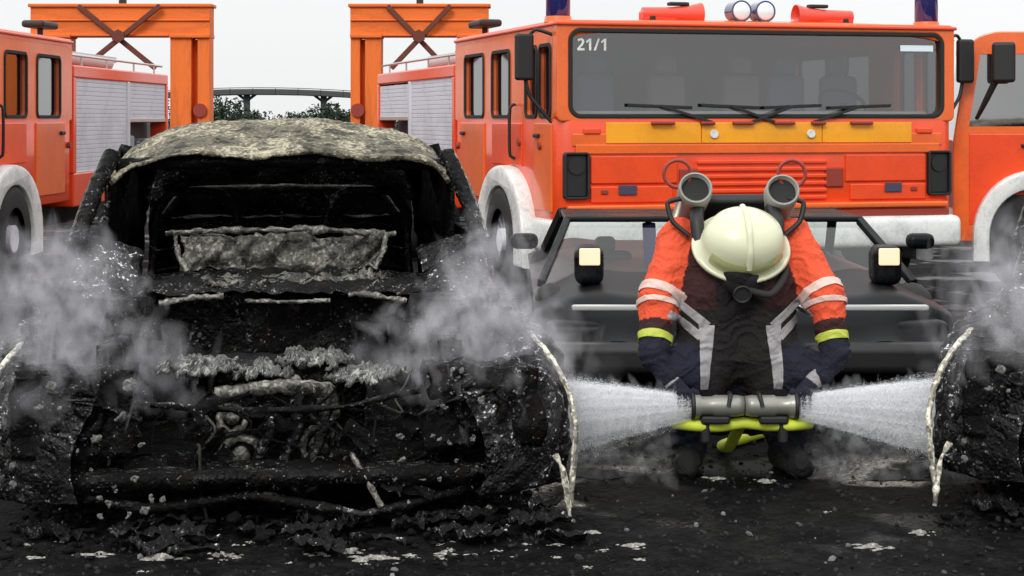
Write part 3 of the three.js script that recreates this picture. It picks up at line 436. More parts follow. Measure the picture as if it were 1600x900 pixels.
// ---------------------------------------------------------------- burnt car wreck
function wreck(label, pos, turn) {
  const o = thing('burnt_car', label, 'burnt car', pos, turn, 'burnt out car wrecks');
  const lerpTab = (t, tab) => { for (let i = 1; i < tab.length; i++) if (t <= tab[i][0]) { const [a, ...p] = tab[i - 1], [b, ...q] = tab[i], f = cl((t - a) / (b - a)); return p.map((x, k) => x + (q[k] - x) * f); } return tab.at(-1).slice(1); };
  const ridge = [[0, 0.90, 0.50], [0.25, 1.00, 0.56], [0.5, 1.0, 0.625], [0.85, 0.93, 0.72], [1.1, 0.87, 0.82], [1.45, 0.86, 0.99]];
  for (const s of [-1, 1]) {
    const f = grid(90, 46, (u, v) => {
      const t = u * 1.45, [x, y] = lerpTab(t, ridge), arch = Math.abs(t - 0.72) < 0.37 ? 0.30 + Math.sqrt(0.37 ** 2 - (t - 0.72) ** 2) : 0.13, low = Math.max(0.13, arch);
      let px, py; if (v < 0.3) { const k = v / 0.3; px = x - 0.26 * (1 - k); py = y - 0.07 * (1 - k) ** 2; } else { const k = (v - 0.3) / 0.7; px = x + 0.09 * Math.sin(k * 2.4); py = y + (Math.min(low, y - 0.06) - y) * k; }
      px -= 0.25 * Math.max(0, 1 - t / 0.25) ** 2 * (v > 0.3 ? 1 : 0.6);
      return [s * px, py, -t];
    });
    mesh('front_wing', rough(thick(f, s * 0.008), 0.022, 9, s * 3.1, 4), mat.charWet, o);
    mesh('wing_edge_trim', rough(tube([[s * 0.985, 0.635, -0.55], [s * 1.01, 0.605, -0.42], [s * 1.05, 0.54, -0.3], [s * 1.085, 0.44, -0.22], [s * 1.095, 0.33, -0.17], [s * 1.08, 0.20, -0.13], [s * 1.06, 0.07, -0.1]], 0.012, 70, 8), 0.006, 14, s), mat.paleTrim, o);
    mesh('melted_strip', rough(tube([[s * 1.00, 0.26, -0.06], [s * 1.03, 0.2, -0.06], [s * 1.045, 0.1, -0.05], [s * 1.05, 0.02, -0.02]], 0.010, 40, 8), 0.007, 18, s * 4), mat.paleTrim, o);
    // windscreen pillar with its thin bright edge
    const pil = mesh('windscreen_pillar', rtube([[s * 0.87, 0.97, -1.38], [s * 0.82, 1.16, -1.56], [s * 0.755, 1.34, -1.74]], 0.036, 0.01), mat.char, o);
    mesh('pillar_edge', rtube([[s * 0.90, 0.97, -1.36], [s * 0.852, 1.16, -1.55], [s * 0.785, 1.34, -1.73]], 0.011, 0.004), mat.bareMetal, pil);
    mesh('middle_pillar', rtube([[s * 0.88, 0.4, -2.55], [s * 0.86, 0.95, -2.55], [s * 0.75, 1.36, -2.6]], 0.045, 0.01), mat.char, o);
    mesh('rear_pillar', rtube([[s * 0.86, 0.6, -3.85], [s * 0.82, 1.0, -3.8], [s * 0.72, 1.34, -3.6]], 0.07, 0.014), mat.char, o);
    mesh('door', rbox(0.07, 0.78, 1.05, s * 0.90, 0.58, -2.0, 0.02, 7, 0.04), mat.char, o);
    mesh('sooted_side_glass', rbox(0.03, 0.40, 1.75, s * 0.80, 1.14, -2.85, 0.012, 6, 0.05), mat.char, o);
    mesh('rear_side_panel', rbox(0.09, 0.8, 1.4, s * 0.89, 0.58, -3.25, 0.02, 7, 0.05), mat.char, o);
    // inner wing and lamp housing
    mesh('inner_wing', rbox(0.09, 0.40, 1.05, s * 0.62, 0.47, -0.72, 0.025, 8), mat.char, o);
    mesh('suspension_turret', rough(new THREE.CylinderGeometry(0.12, 0.17, 0.16, 28, 4).translate(s * 0.64, 0.70, -0.78), 0.02, 12), mat.char, o);
    const lh = mesh('headlamp_shell', rough(new THREE.BoxGeometry(0.42, 0.30, 0.22, 18, 14, 8).translate(s * 0.74, 0.44, -0.17), 0.035, 9, s * 2), mat.char, o);
    mesh('lamp_hole', rough(new THREE.TorusGeometry(0.085, 0.018, 8, 28).translate(s * 0.72, 0.45, -0.045), 0.01, 16, s), mat.char, lh);
    const wh = new THREE.Group(); wh.name = 'wheel'; wh.position.set(s * 0.90, 0.27, -0.72); o.add(wh);
    mesh('rim', rough(new THREE.CylinderGeometry(0.2, 0.2, 0.18, 30, 3).rotateZ(Math.PI / 2), 0.012, 12), mat.bareMetal, wh); mesh('tyre_remains', rough(new THREE.TorusGeometry(0.22, 0.05, 10, 36).rotateY(Math.PI / 2), 0.03, 9), mat.char, wh);
    const w2 = new THREE.Group(); w2.name = 'wheel'; w2.position.set(s * 0.86, 0.25, -3.2); o.add(w2);
    mesh('rim', rough(new THREE.CylinderGeometry(0.2, 0.2, 0.18, 30, 3).rotateZ(Math.PI / 2), 0.012, 12), mat.bareMetal, w2);
    // seat frames
    const st = mesh('seat_frame', rtube([[s * 0.42 - 0.22, 0.45, -2.35], [s * 0.42 - 0.2, 1.0, -2.5], [s * 0.42 - 0.12, 1.13, -2.53], [s * 0.42 + 0.12, 1.13, -2.53], [s * 0.42 + 0.2, 1.0, -2.5], [s * 0.42 + 0.22, 0.45, -2.35]], 0.018, 0.006), mat.char, o);
    mesh('seat_spring', merge([0.55, 0.65, 0.75, 0.85, 0.95].map((y) => rtube([[s * 0.42 - 0.2, y, -2.44], [s * 0.42, y + 0.03, -2.42], [s * 0.42 + 0.2, y, -2.44]], 0.007, 0.003, 20, 16))), mat.char, st);
  }
  // roof: a sagging shell, ash grey, with a crumpled front header
  const roof = grid(110, 90, (u, v) => { const x = (u - 0.5) * 2, z = -1.66 - v * 2.1, e = Math.abs(x); return [x * (0.755 + 0.02 * sm(0, 0.3, v)), 1.315 + 0.155 * sm(-0.1, 0.42, v) - 0.12 * e ** 2.6 * (0.4 + 0.6 * sm(0, 0.3, v)) - 0.08 * e ** 12 + 0.012 * Math.sin(x * 9) * (1 - v) - 0.03 * sm(0.7, 1, v), z + 0.16 * (1 - v) * (1 - e * e) * 0.5]; });
  mesh('roof', rough(thick(roof, 0.02), 0.016, 9, 2.2, 4), mat.ash, o);
  mesh('header_beam', rtube([[-0.74, 1.29, -1.74], [-0.35, 1.305, -1.68], [0, 1.31, -1.66], [0.35, 1.305, -1.68], [0.74, 1.29, -1.74]], 0.03, 0.012), mat.char, o);
  mesh('rear_window_frame', rtube([[-0.66, 0.95, -3.86], [-0.55, 1.085, -3.82], [-0.3, 1.10, -3.82], [0, 1.105, -3.82], [0.3, 1.10, -3.82], [0.55, 1.085, -3.82], [0.66, 0.95, -3.86]], 0.02, 0.008), mat.bareMetal, o);
  mesh('sooted_tailgate', rbox(1.5, 0.95, 0.05, 0, 0.86, -3.9, 0.02, 7, 0.04), mat.char, o);
  mesh('rear_seat_frame', rbox(1.2, 0.5, 0.08, 0, 0.72, -3.3, 0.03, 8, 0.03), mat.char, o);
  mesh('floor_pan', rbox(1.7, 0.06, 3.9, 0, 0.2, -2.0, 0.02, 6, 0.07), mat.char, o);
  mesh('firewall', rbox(1.6, 0.55, 0.06, 0, 0.47, -1.28, 0.025, 8), mat.char, o);
  mesh('cowl', rough(grid(80, 16, (u, v) => { const x = (u - 0.5) * 1.62; return [x, 0.80 - 0.05 * x * x + 0.06 * v - 0.02, -1.05 - 0.36 * v]; }), 0.03, 10, 4), mat.char, o);
  mesh('cowl_edge', merge([rtube([[0.28, 0.765, -1.05], [0.4, 0.755, -1.03], [0.52, 0.735, -1.03]], 0.012, 0.01), rtube([[-0.5, 0.735, -1.03], [-0.38, 0.755, -1.03], [-0.24, 0.765, -1.05]], 0.012, 0.01), rtube([[-0.15, 0.745, -1.0], [0.05, 0.74, -1.0], [0.2, 0.745, -1.0]], 0.009, 0.008)]), mat.bareMetal, o);
  // dashboard shell: frame, two hollows, glazed ash on top
  const db = mesh('dashboard_frame', merge([rtube([[-0.5, 1.0, -1.46], [-0.25, 1.01, -1.42], [0, 1.015, -1.42], [0.25, 1.005, -1.42], [0.5, 0.985, -1.46]], 0.013, 0.014), rtube([[0.46, 0.99, -1.44], [0.44, 0.9, -1.4], [0.4, 0.84, -1.36]], 0.012, 0.012), rtube([[-0.46, 0.99, -1.44], [-0.44, 0.9, -1.4], [-0.4, 0.84, -1.36]], 0.012, 0.012)]), mat.bareMetal, o);
  mesh('dashboard_core', rbox(0.86, 0.15, 0.10, 0, 0.90, -1.50, 0.06, 9, 0.016), mat.bareMetal, db);
  const mound = (cx, cy, cz, rx, ry, rz, k, m, name) => { // broken crust of ash: lumpy, with a ragged torn outline
    const edge = (x, z) => Math.hypot(x, z) + 0.9 * fbm(x * 2.6 + k, z * 2.6, k, 4), g = grid(64, 44, (u, v) => { const x = (u - 0.5) * 2, z = (v - 0.5) * 2, e = 1 - sm(0.5, 0.95, edge(x, z)); return [x, ry * (e * 0.5 + 1.3 * fbm(x * 3 + k, z * 3, k * 2, 4)), z]; });
    const p = g.attributes.position, keep = []; for (let i = 0; i < g.index.count; i += 3) { const t = [0, 1, 2].map((q) => g.index.getX(i + q)); if (t.every((q) => edge(p.getX(q), p.getZ(q)) < 0.86)) keep.push(...t); }
    g.setIndex(keep); g.scale(rx, 1, rz); g.computeVertexNormals(); mesh(name, boxUV(thick(g, 0.012)).translate(cx, cy, cz), m, o);
  };
  for (const [x, y, z, rx, ry, rz, k] of [[0.12, 0.79, -1.28, 0.36, 0.05, 0.12, 1.7], [-0.24, 0.785, -1.27, 0.25, 0.045, 0.12, 4.1], [0.34, 0.80, -1.3, 0.12, 0.05, 0.08, 8.3]]) mound(x, y, z, rx, ry, rz, k, mat.bareMetal, 'dashboard_ash');
  for (const [x, y, z, rx, ry, rz, k] of [[0.13, 0.56, -0.52, 0.15, 0.05, 0.2, 2.9], [0.32, 0.525, -0.36, 0.16, 0.045, 0.24, 5.9], [0.40, 0.515, -0.46, 0.07, 0.03, 0.10, 9.4], [-0.08, 0.54, -0.42, 0.12, 0.05, 0.2, 6.3], [-0.31, 0.54, -0.5, 0.18, 0.05, 0.24, 7.7], [0.02, 0.50, -0.36, 0.07, 0.03, 0.06, 3.3]]) mound(x, y, z, rx, ry, rz, k, mat.ashGrey, 'ash_heap');
  const shards = []; for (let k = 0; k < 34; k++) { const w = rr(0.04, 0.16), h = rr(0.03, 0.10), g = grid(10, 8, (u, v) => [(u - 0.5) * w, (v - 0.5) * h + 0.03 * fbm(u * 2 + k, v * 2, k, 2), 0.05 * fbm(u * 1.5 + k, v * 1.5 + 3, k * 1.3, 3)]); shards.push(boxUV(thick(g, 0.003)).rotateX(rr(-0.9, 0.4)).rotateY(rr(-0.9, 0.9)).rotateZ(rr(-1, 1)).translate(rr(-0.85, 0.85), rr(0.1, 0.5), rr(-0.34, -0.06))); }
  mesh('torn_metal', merge(shards), mat.char, o).userData.kind = 'stuff';
  for (let k = 0; k < 16; k++) { const x = rr(-0.7, 0.7), y = rr(0.3, 0.56), pts = [[x, y, -0.3]]; for (let q = 1; q < 5; q++) pts.push([x + rr(-0.05, 0.05) * q, y - q * rr(0.02, 0.08), -0.3 + q * rr(0.02, 0.07)]); mesh('burnt_cable', tube(pts, rr(0.003, 0.006), 20, 6), k % 4 ? mat.char : mat.bareMetal, o); }
  // engine with its parts
  const en = mesh('engine_block', merge([rbox(0.62, 0.30, 0.42, 0, 0.33, -0.62, 0.03, 9, 0.025), rbox(0.5, 0.08, 0.34, 0, 0.52, -0.6, 0.015, 12, 0.025)]), mat.char, o);
  mesh('intake_pipe', rtube([[-0.24, 0.475, -0.3], [-0.1, 0.495, -0.26], [0.04, 0.50, -0.25], [0.17, 0.485, -0.28], [0.19, 0.42, -0.3]], 0.026, 0.012), mat.bareMetal, en);
  for (const [x, y, r] of [[0.16, 0.40, 0.045], [0.14, 0.27, 0.065], [-0.18, 0.38, 0.05], [-0.15, 0.24, 0.07], [0.08, 0.15, 0.05]]) mesh('pulley', merge([rough(new THREE.TorusGeometry(r, r * 0.24, 10, 36).rotateX(-0.2).translate(x, y, -0.30), 0.012, 22, x * 9), rough(new THREE.CylinderGeometry(r * 0.5, r * 0.5, 0.1, 20, 3).rotateX(Math.PI / 2).translate(x, y, -0.33), 0.01, 20)]), mat.bareMetal, en);
  mesh('exhaust_manifold', merge([0.10, 0.0, -0.1].map((x) => rtube([[x + 0.05, 0.44, -0.38], [x + 0.06, 0.34, -0.27], [x, 0.2, -0.26], [x - 0.03, 0.09, -0.3]], 0.022, 0.012))), mat.charWet, en);
  mesh('push_rod', rtube([[0.25, 0.28, -0.1], [0.30, 0.20, -0.07], [0.36, 0.09, -0.04]], 0.011, 0.005), mat.bareMetal, en);
  mesh('hose_clip', rough(new THREE.TorusGeometry(0.035, 0.009, 8, 24).translate(0.24, 0.31, -0.1), 0.008, 30), mat.char, en);
  mesh('crossmember', rtube([[-0.9, 0.2, -0.16], [-0.5, 0.10, -0.08], [-0.1, 0.13, -0.1], [0.3, 0.07, -0.04], [0.6, 0.12, -0.1], [0.9, 0.2, -0.14]], 0.018, 0.012, 7, 90), mat.char, o);
  mesh('bonnet_slam_panel', rtube([[-0.85, 0.53, -0.14], [-0.5, 0.47, -0.12], [-0.12, 0.43, -0.16], [0.22, 0.44, -0.13], [0.45, 0.49, -0.12], [0.85, 0.54, -0.16]], 0.012, 0.007, 7, 90), mat.char, o);
  const sc = []; for (let k = 0; k < 60; k++) { const s = rnd() < 0.5 ? -1 : 1, x = s * rr(0.42, 1.0), y = rr(0.08, 0.56), z = x * s > 0.85 ? -0.10 : rr(-0.05, 0.03); sc.push(rough(new THREE.IcosahedronGeometry(0.003 + 0.010 * rnd() ** 2, 2).scale(rr(0.7, 2.2), rr(0.6, 1.8), 0.5), 0.012, 70, k).rotateZ(rr(-1, 1)).translate(x, y, z)); }
  mesh('ash_flakes', merge(sc), mat.ashGrey, o).userData.kind = 'stuff';
  const skin = []; for (let k = 0; k < 46; k++) { const w = rr(0.04, 0.2), h = rr(0.03, 0.1), g = grid(12, 9, (u, v) => [(u - 0.5) * w, 0.012 + 0.06 * (0.3 + fbm(u * 2.4 + k, v * 2.4, k * 1.9, 3)), (v - 0.5) * h * (1 + 0.5 * fbm(u * 3 + k, 1, 2, 2))]); skin.push(boxUV(thick(g, 0.003)).rotateX(rr(-0.25, 0.25)).rotateY(rr(-1.2, 1.2)).translate(rr(-1.0, 1.0), 0.004 + 0.03 * rnd() ** 2, rr(-0.15, 0.30))); }
  mesh('melted_bumper_skin', merge(skin), mat.charWet, o).userData.kind = 'stuff';
  const rub = []; for (let k = 0; k < 320; k++) { const x = rr(-1.0, 1.0), z = rr(-0.6, 0.25), r = rr(0.004, 0.018) * (rnd() < 0.12 ? 1.6 : 1); rub.push(rough(new THREE.IcosahedronGeometry(r, 1).scale(rr(0.7, 1.8), rr(0.4, 0.9), rr(0.7, 1.4)), r * 0.7, 24, k * 0.7).rotateY(rr(0, 6)).translate(x, r * 0.4 + Math.max(0, 0.10 * (1 - Math.abs(x)) * rnd() * (z < 0 ? 1 : 0.2)), z)); }
  mesh('charred_rubble', merge(rub), mat.char, o).userData.kind = 'stuff';
  return o;
}
const YAW1 = Math.atan((800 - 440) / FOCAL);
const w1 = wreck('burnt out car with ash grey roof and missing bonnet, smoking', [-(800 - 440) / FOCAL * 6.3, 0, -6.3], YAW1);
const YAW2 = -Math.atan((1925 - 800) / FOCAL);
copy(w1, 'burnt out car wreck of which only one pale edged wing shows', [(1925 - 800) / FOCAL * 6.3, 0, -6.3], YAW2);

// ---------------------------------------------------------------- firefighter
function marched(bones, lo, hi, cell, k, extra) { // smooth union of tapered capsules -> one closed surface with nearest bone per vertex
  const size = Math.max(hi[0] - lo[0], hi[1] - lo[1], hi[2] - lo[2]), n = Math.ceil(size / cell), c = [(lo[0] + hi[0]) / 2, (lo[1] + hi[1]) / 2, (lo[2] + hi[2]) / 2];
  const mc = new MarchingCubes(n, mat.cloth, false, false, 400000); mc.isolation = 0;
  const half = size / 2, dist = (x, y, z, b) => { const [ax, ay, az, ra] = b.a, [bx, by, bz, rb] = b.b, ux = bx - ax, uy = by - ay, uz = bz - az, l = ux * ux + uy * uy + uz * uz || 1e-9, t = cl(((x - ax) * ux + (y - ay) * uy + (z - az) * uz) / l); return [Math.hypot(x - ax - ux * t, y - ay - uy * t, z - az - uz * t) - (ra + (rb - ra) * t), t]; };
  for (let iz = 0; iz < n; iz++) for (let iy = 0; iy < n; iy++) for (let ix = 0; ix < n; ix++) {
    const x = c[0] + (ix - n / 2) / (n / 2) * half, y = c[1] + (iy - n / 2) / (n / 2) * half, z = c[2] + (iz - n / 2) / (n / 2) * half;
    let d = 1e3; for (const b of bones) { const [q] = dist(x, y, z, b), kk = b.k ?? k, h = Math.max(kk - Math.abs(d - q), 0) / kk; d = Math.min(d, q) - h * h * kk * 0.25; }
    if (extra) d += extra(x, y, z);
    mc.field[ix + iy * n + iz * n * n] = -d;
  }
  mc.update();
  const g = new THREE.BufferGeometry(), cnt = mc.count, p = new Float32Array(cnt * 3);
  for (let i = 0; i < cnt; i++) for (let q = 0; q < 3; q++) p[i * 3 + q] = mc.positionArray[i * 3 + q] * half + c[q];
  g.setAttribute('position', new THREE.BufferAttribute(p, 3));
  let m = mergeVertices(g, 1e-5); m.computeVertexNormals();
  const col = new Float32Array(m.attributes.position.count * 3), P = m.attributes.position;
  for (let i = 0; i < P.count; i++) { const x = P.getX(i), y = P.getY(i), z = P.getZ(i); let best = null, bd = 1e9, bt = 0; for (const b of bones) { const [q, t] = dist(x, y, z, b); if (q < bd) { bd = q; best = b; bt = t; } } const cc = best.color(bt, x, y, z); col[i * 3] = cc[0]; col[i * 3 + 1] = cc[1]; col[i * 3 + 2] = cc[2]; }
  m.setAttribute('color', new THREE.BufferAttribute(col, 3));
  m.userData.sdf = (x, y, z) => { let d = 1e3; for (const b of bones) { const [q] = dist(x, y, z, b), kk = b.k ?? k, h = Math.max(kk - Math.abs(d - q), 0) / kk; d = Math.min(d, q) - h * h * kk * 0.25; } return d + (extra ? extra(x, y, z) : 0); };
  return m;
}
{
  const o = thing('person', 'firefighter in orange sleeved jacket and pale helmet, crouching over two spraying nozzles', 'person', [0.955, 0, -7.5], 0);
  const C = { jacket: [0.006, 0.0035, 0.004], orange: [0.72, 0.085, 0.03], silver: [0.30, 0.28, 0.29], darkred: [0.030, 0.006, 0.006], band: [0.52, 0.62, 0.04], pale: [0.66, 0.44, 0.38], navy: [0.005, 0.006, 0.018], boot: [0.004, 0.004, 0.004], skin: [0.35, 0.2, 0.14] };
  const torsoCol = (t, x, y, z) => {
    const ax = Math.abs(x);
    if (y > 0.70 && ax > 0.10 && z > -0.1) return C.darkred;
    if (ax > 0.24 && y > 0.8) return C.orange;
    return C.jacket;
  };
  const navy = () => C.navy, bones = [
    { a: [0, 0.44, -0.34, 0.17], b: [0, 0.62, -0.28, 0.17], color: (t, x, y, z) => C.navy },
    { a: [0, 0.60, -0.28, 0.18], b: [0, 0.90, -0.13, 0.17], color: torsoCol },
    { a: [-0.13, 0.86, -0.10, 0.14], b: [0.13, 0.86, -0.10, 0.14], color: torsoCol },
    { a: [-0.10, 0.76, -0.02, 0.15], b: [-0.12, 0.50, 0.0, 0.13], color: torsoCol }, { a: [0.10, 0.76, -0.02, 0.15], b: [0.12, 0.50, 0.0, 0.13], color: torsoCol },
    { a: [-0.12, 0.50, 0.02, 0.12], b: [-0.15, 0.38, 0.05, 0.10], color: torsoCol }, { a: [0.12, 0.50, 0.02, 0.12], b: [0.15, 0.38, 0.05, 0.10], color: torsoCol },
    { a: [-0.1, 0.36, -0.16, 0.15], b: [0.1, 0.36, -0.16, 0.15], color: () => C.navy }, { a: [-0.09, 0.26, -0.14, 0.13], b: [0.09, 0.26, -0.14, 0.13], color: () => C.boot },
    { a: [0, 0.90, -0.06, 0.08], b: [0, 0.93, 0.05, 0.075], color: () => C.jacket },
    { a: [0, 0.92, 0.08, 0.095], b: [0, 0.86, 0.14, 0.075], color: (t, x, y, z) => C.jacket },
  ];
  const sleeve = () => C.orange, fore = (t) => (t < 0.45 ? C.orange : t < 0.66 ? C.darkred : C.navy);
  for (const s of [-1, 1.08]) bones.push(
    { a: [s * 0.235, 0.985, -0.10, 0.085], b: [s * 0.335, s > 0 ? 0.745 : 0.735, s > 0 ? 0.07 : 0.05, 0.072], color: sleeve, k: 0.06 },
    { a: [s * 0.335, s > 0 ? 0.745 : 0.735, s > 0 ? 0.07 : 0.05, 0.07], b: [s * 0.365, 0.52, 0.17, 0.055], color: fore, k: 0.05 },
    { a: [s * 0.365, 0.52, 0.17, 0.05], b: [s * 0.31, 0.43, 0.20, 0.038], color: (t) => C.navy, k: 0.03 },
    { a: [s * 0.12, 0.44, -0.30, 0.13], b: [s * 0.23, 0.44, 0.10, 0.095], color: navy, k: 0.05 },
    { a: [s * 0.23, 0.44, 0.10, 0.09], b: [s * 0.20, 0.16, -0.02, 0.075], color: navy, k: 0.04 },
    { a: [s * 0.20, 0.16, -0.02, 0.075], b: [s * 0.20, 0.07, -0.04, 0.062], color: () => C.boot, k: 0.04 },
    { a: [s * 0.20, 0.06, -0.05, 0.058], b: [s * 0.23, 0.05, 0.17, 0.048], color: () => C.boot, k: 0.04 });
  const fold = (x, y, z) => { const w = fbm(x * 5, y * 5, z * 5, 2), r = 1 - Math.abs(N.noise(x * 6 + w * 2, y * 17 + w * 3, z * 6)) * 2; return 0.007 * fbm(x * 9, y * 13, z * 9, 3) - 0.009 * Math.max(0, r) ** 2; };
  const body = marched(bones, [-0.52, -0.01, -0.62], [0.52, 1.15, 0.42], 0.0078, 0.07, fold);
  const parts = [body];
  // hands on finer grids: palm, four fingers curled round the barrel, thumb against them
  for (const s of [-1, 1]) {
    const hb = [{ a: [s * 0.315, 0.435, 0.198, 0.036], b: [s * 0.255, 0.365, 0.215, 0.038], color: (t) => (t < 0.45 ? C.silver : C.navy) }];
    for (let f = 0; f < 4; f++) { const x = s * (0.268 - f * 0.024), L = [0.9, 1.0, 0.96, 0.8][f]; const col = () => C.navy;
      hb.push({ a: [x + s * 0.01, 0.375, 0.225, 0.0115], b: [x, 0.372, 0.262 + 0.004 * L, 0.0108], color: col, k: 0.006 }, { a: [x, 0.372, 0.266, 0.0108], b: [x, 0.372 - 0.045 * L, 0.276, 0.010], color: col, k: 0.004 }, { a: [x, 0.372 - 0.045 * L, 0.276, 0.010], b: [x, 0.372 - 0.072 * L, 0.252, 0.009], color: col, k: 0.004 }); }
    hb.push({ a: [s * 0.25, 0.36, 0.20, 0.015], b: [s * 0.215, 0.325, 0.185, 0.0125], color: navy, k: 0.012 }, { a: [s * 0.215, 0.325, 0.185, 0.0125], b: [s * 0.195, 0.295, 0.205, 0.0105], color: navy, k: 0.004 });
    parts.push(marched(hb, [s > 0 ? 0.15 : -0.37, 0.26, 0.12], [s > 0 ? 0.37 : -0.15, 0.49, 0.34], 0.0035, 0.02));
  }
  const all = mergeGeometries(parts.map((g) => { g = g.toNonIndexed(); return boxUV(g); }));
  mesh('body', all, mat.cloth, o);
  // reflective bands sewn on: each lies on the cloth, found by its own shape
  const sdf = body.userData.sdf;
  const cuff = (b, t0, t1, m, name) => {
    const A = V(...b.a.slice(0, 3)), B = V(...b.b.slice(0, 3)), ax = B.clone().sub(A).normalize(), u = V(0, 0, 1).cross(ax).normalize(), w = ax.clone().cross(u), rm = Math.max(b.a[3], b.b[3]);
    const g = grid(40, 5, (p, q) => { const a = p * 6.2832, d = u.clone().multiplyScalar(Math.cos(a)).addScaledVector(w, Math.sin(a)), c = A.clone().lerp(B, t0 + (t1 - t0) * q); let lo = 0, hi = rm * 1.35; for (let k = 0; k < 14; k++) { const r = (lo + hi) / 2; if (sdf(c.x + d.x * r, c.y + d.y * r, c.z + d.z * r) < 0) lo = r; else hi = r; } c.addScaledVector(d, lo + 0.004); return [c.x, c.y, c.z]; });
    mesh(name, boxUV(thick(g, 0.002)), m, o);
  };
  const ribbon = (pts, w0, w1) => {
    const g = grid(40, 6, (p, q) => { const i = Math.min(pts.length - 2, Math.floor(p * (pts.length - 1))), f = p * (pts.length - 1) - i, x = pts[i][0] + (pts[i + 1][0] - pts[i][0]) * f, y = pts[i][1] + (pts[i + 1][1] - pts[i][1]) * f, dx = pts[i + 1][0] - pts[i][0], dy = pts[i + 1][1] - pts[i][1], l = Math.hypot(dx, dy), w = (w0 + (w1 - w0) * p) * (q - 0.5), X = x - dy / l * w, Y = y + dx / l * w; let z = 0.34; while (z > -0.3 && sdf(X, Y, z) > 0.003) z -= Math.max(0.002, sdf(X, Y, z) * 0.6); return [X, Y, z]; });
    mesh('reflective_stripe', boxUV(thick(g, 0.002)), mat.silverTape, o);
  };
  for (const s of [-1, 1]) {
    const [up, fo, , , shin] = bones.slice(bones.length - (s < 0 ? 14 : 7));
    cuff(up, 0.86, 0.99, mat.paleTape, 'sleeve_band'); cuff(fo, 0.08, 0.17, mat.paleTape, 'sleeve_band'); cuff(fo, 0.66, 0.80, mat.limeTape, 'cuff_band'); cuff(shin, 0.60, 0.76, mat.limeTape, 'trouser_band');
    ribbon([[s * 0.29, 0.75], [s * 0.21, 0.69], [s * 0.135, 0.63]], 0.032, 0.036); ribbon([[s * 0.30, 0.685], [s * 0.22, 0.63], [s * 0.165, 0.585]], 0.032, 0.036); ribbon([[s * 0.14, 0.635], [s * 0.142, 0.56], [s * 0.152, 0.46], [s * 0.155, 0.37]], 0.066, 0.034);
  }
  // helmet: dome, brim and ridge, crown tipped to the camera
  const hp = [[0, 0.158], [0.05, 0.153], [0.10, 0.13], [0.138, 0.085], [0.155, 0.02], [0.158, -0.03], [0.185, -0.052], [0.19, -0.062], [0.18, -0.066], [0.15, -0.045], [0.12, -0.04], [0, -0.04]].map((p) => new THREE.Vector2(...p));
  const hm = new THREE.Group(); hm.name = 'helmet'; hm.position.set(0.015, 0.985, 0.11); hm.rotation.set(0.92, 0.06, -0.07); o.add(hm);
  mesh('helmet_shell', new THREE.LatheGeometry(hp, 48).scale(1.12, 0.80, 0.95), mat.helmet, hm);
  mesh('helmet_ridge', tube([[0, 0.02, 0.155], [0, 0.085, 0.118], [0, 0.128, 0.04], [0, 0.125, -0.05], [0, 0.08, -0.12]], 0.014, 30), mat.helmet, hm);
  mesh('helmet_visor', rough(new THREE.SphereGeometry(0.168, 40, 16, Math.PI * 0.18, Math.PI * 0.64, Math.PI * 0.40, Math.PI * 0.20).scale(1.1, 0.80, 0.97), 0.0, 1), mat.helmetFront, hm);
  mesh('visor_edge', tube(Array.from({ length: 13 }, (_, i) => { const a = Math.PI * (0.12 + 0.76 * i / 12); return [-0.198 * Math.cos(a), -0.045, 0.172 * Math.sin(a)]; }), 0.01, 40), mat.helmet, hm);
  mesh('neck_guard', new THREE.CylinderGeometry(0.135, 0.155, 0.16, 32, 1, true, Math.PI * 0.6, Math.PI * 0.8).translate(0, -0.11, 0), mat.rubber, hm);
  const mask = mesh('breathing_mask', new THREE.SphereGeometry(0.08, 28, 20).scale(1, 1.1, 0.75).translate(0, 0.845, 0.15), mat.black, o);
  mesh('mask_valve', merge([cyl(0.03, 0.036, 0.05, 22).rotateX(1.75).translate(0, 0.775, 0.18), new THREE.TorusGeometry(0.034, 0.006, 8, 24).rotateX(0.2).translate(0, 0.77, 0.205)]), mat.black, mask);
  mesh('air_hose', tube([[0.03, 0.785, 0.19], [0.12, 0.77, 0.2], [0.2, 0.86, 0.08], [0.16, 1.06, -0.06]], 0.015, 30), mat.rubber, mask);
  // twin air cylinders on a back plate
  const pack = mesh('air_pack_frame', box(0.34, 0.5, 0.05, 0, 0.98, -0.33, 0.02).translate(0, -0.98, 0.33).rotateX(0.75).translate(0, 0.98, -0.27), mat.black, o);
  for (const s of [-1, 1]) {
    const g = new THREE.LatheGeometry([[0, 0.05], [0.058, 0.05], [0.06, 0.0], [0.072, 0.004], [0.074, 0.06], [0.07, 0.10], [0.07, 0.48], [0.05, 0.54], [0, 0.56]].map((p) => new THREE.Vector2(...p)), 36);
    const cg = g.rotateX(-Math.PI / 2 - 0.42).translate(s > 0 ? 0.2 : -0.172, s > 0 ? 1.196 : 1.205, 0.0);
    const c = mesh('air_cylinder', cg, mat.cylinderPaint, o);
    mesh('cylinder_end', cyl(0.0605, 0.0605, 0.012, 32).translate(0, 0.035, 0).rotateX(-Math.PI / 2 - 0.42).translate(s > 0 ? 0.2 : -0.172, s > 0 ? 1.196 : 1.205, 0.0), mat.rubber, c);
    mesh('cylinder_guard', new THREE.TorusGeometry(0.058, 0.008, 8, 36).translate(s * 0.245, 1.262, -0.05), mat.darkRed, c);
    mesh('pressure_hose', tube([[s * 0.22, 1.16, -0.02], [s * 0.29, 1.14, -0.02], [s * 0.27, 1.06, 0.0], [s * 0.2, 1.0, 0.02]], 0.011, 24), mat.black, c);
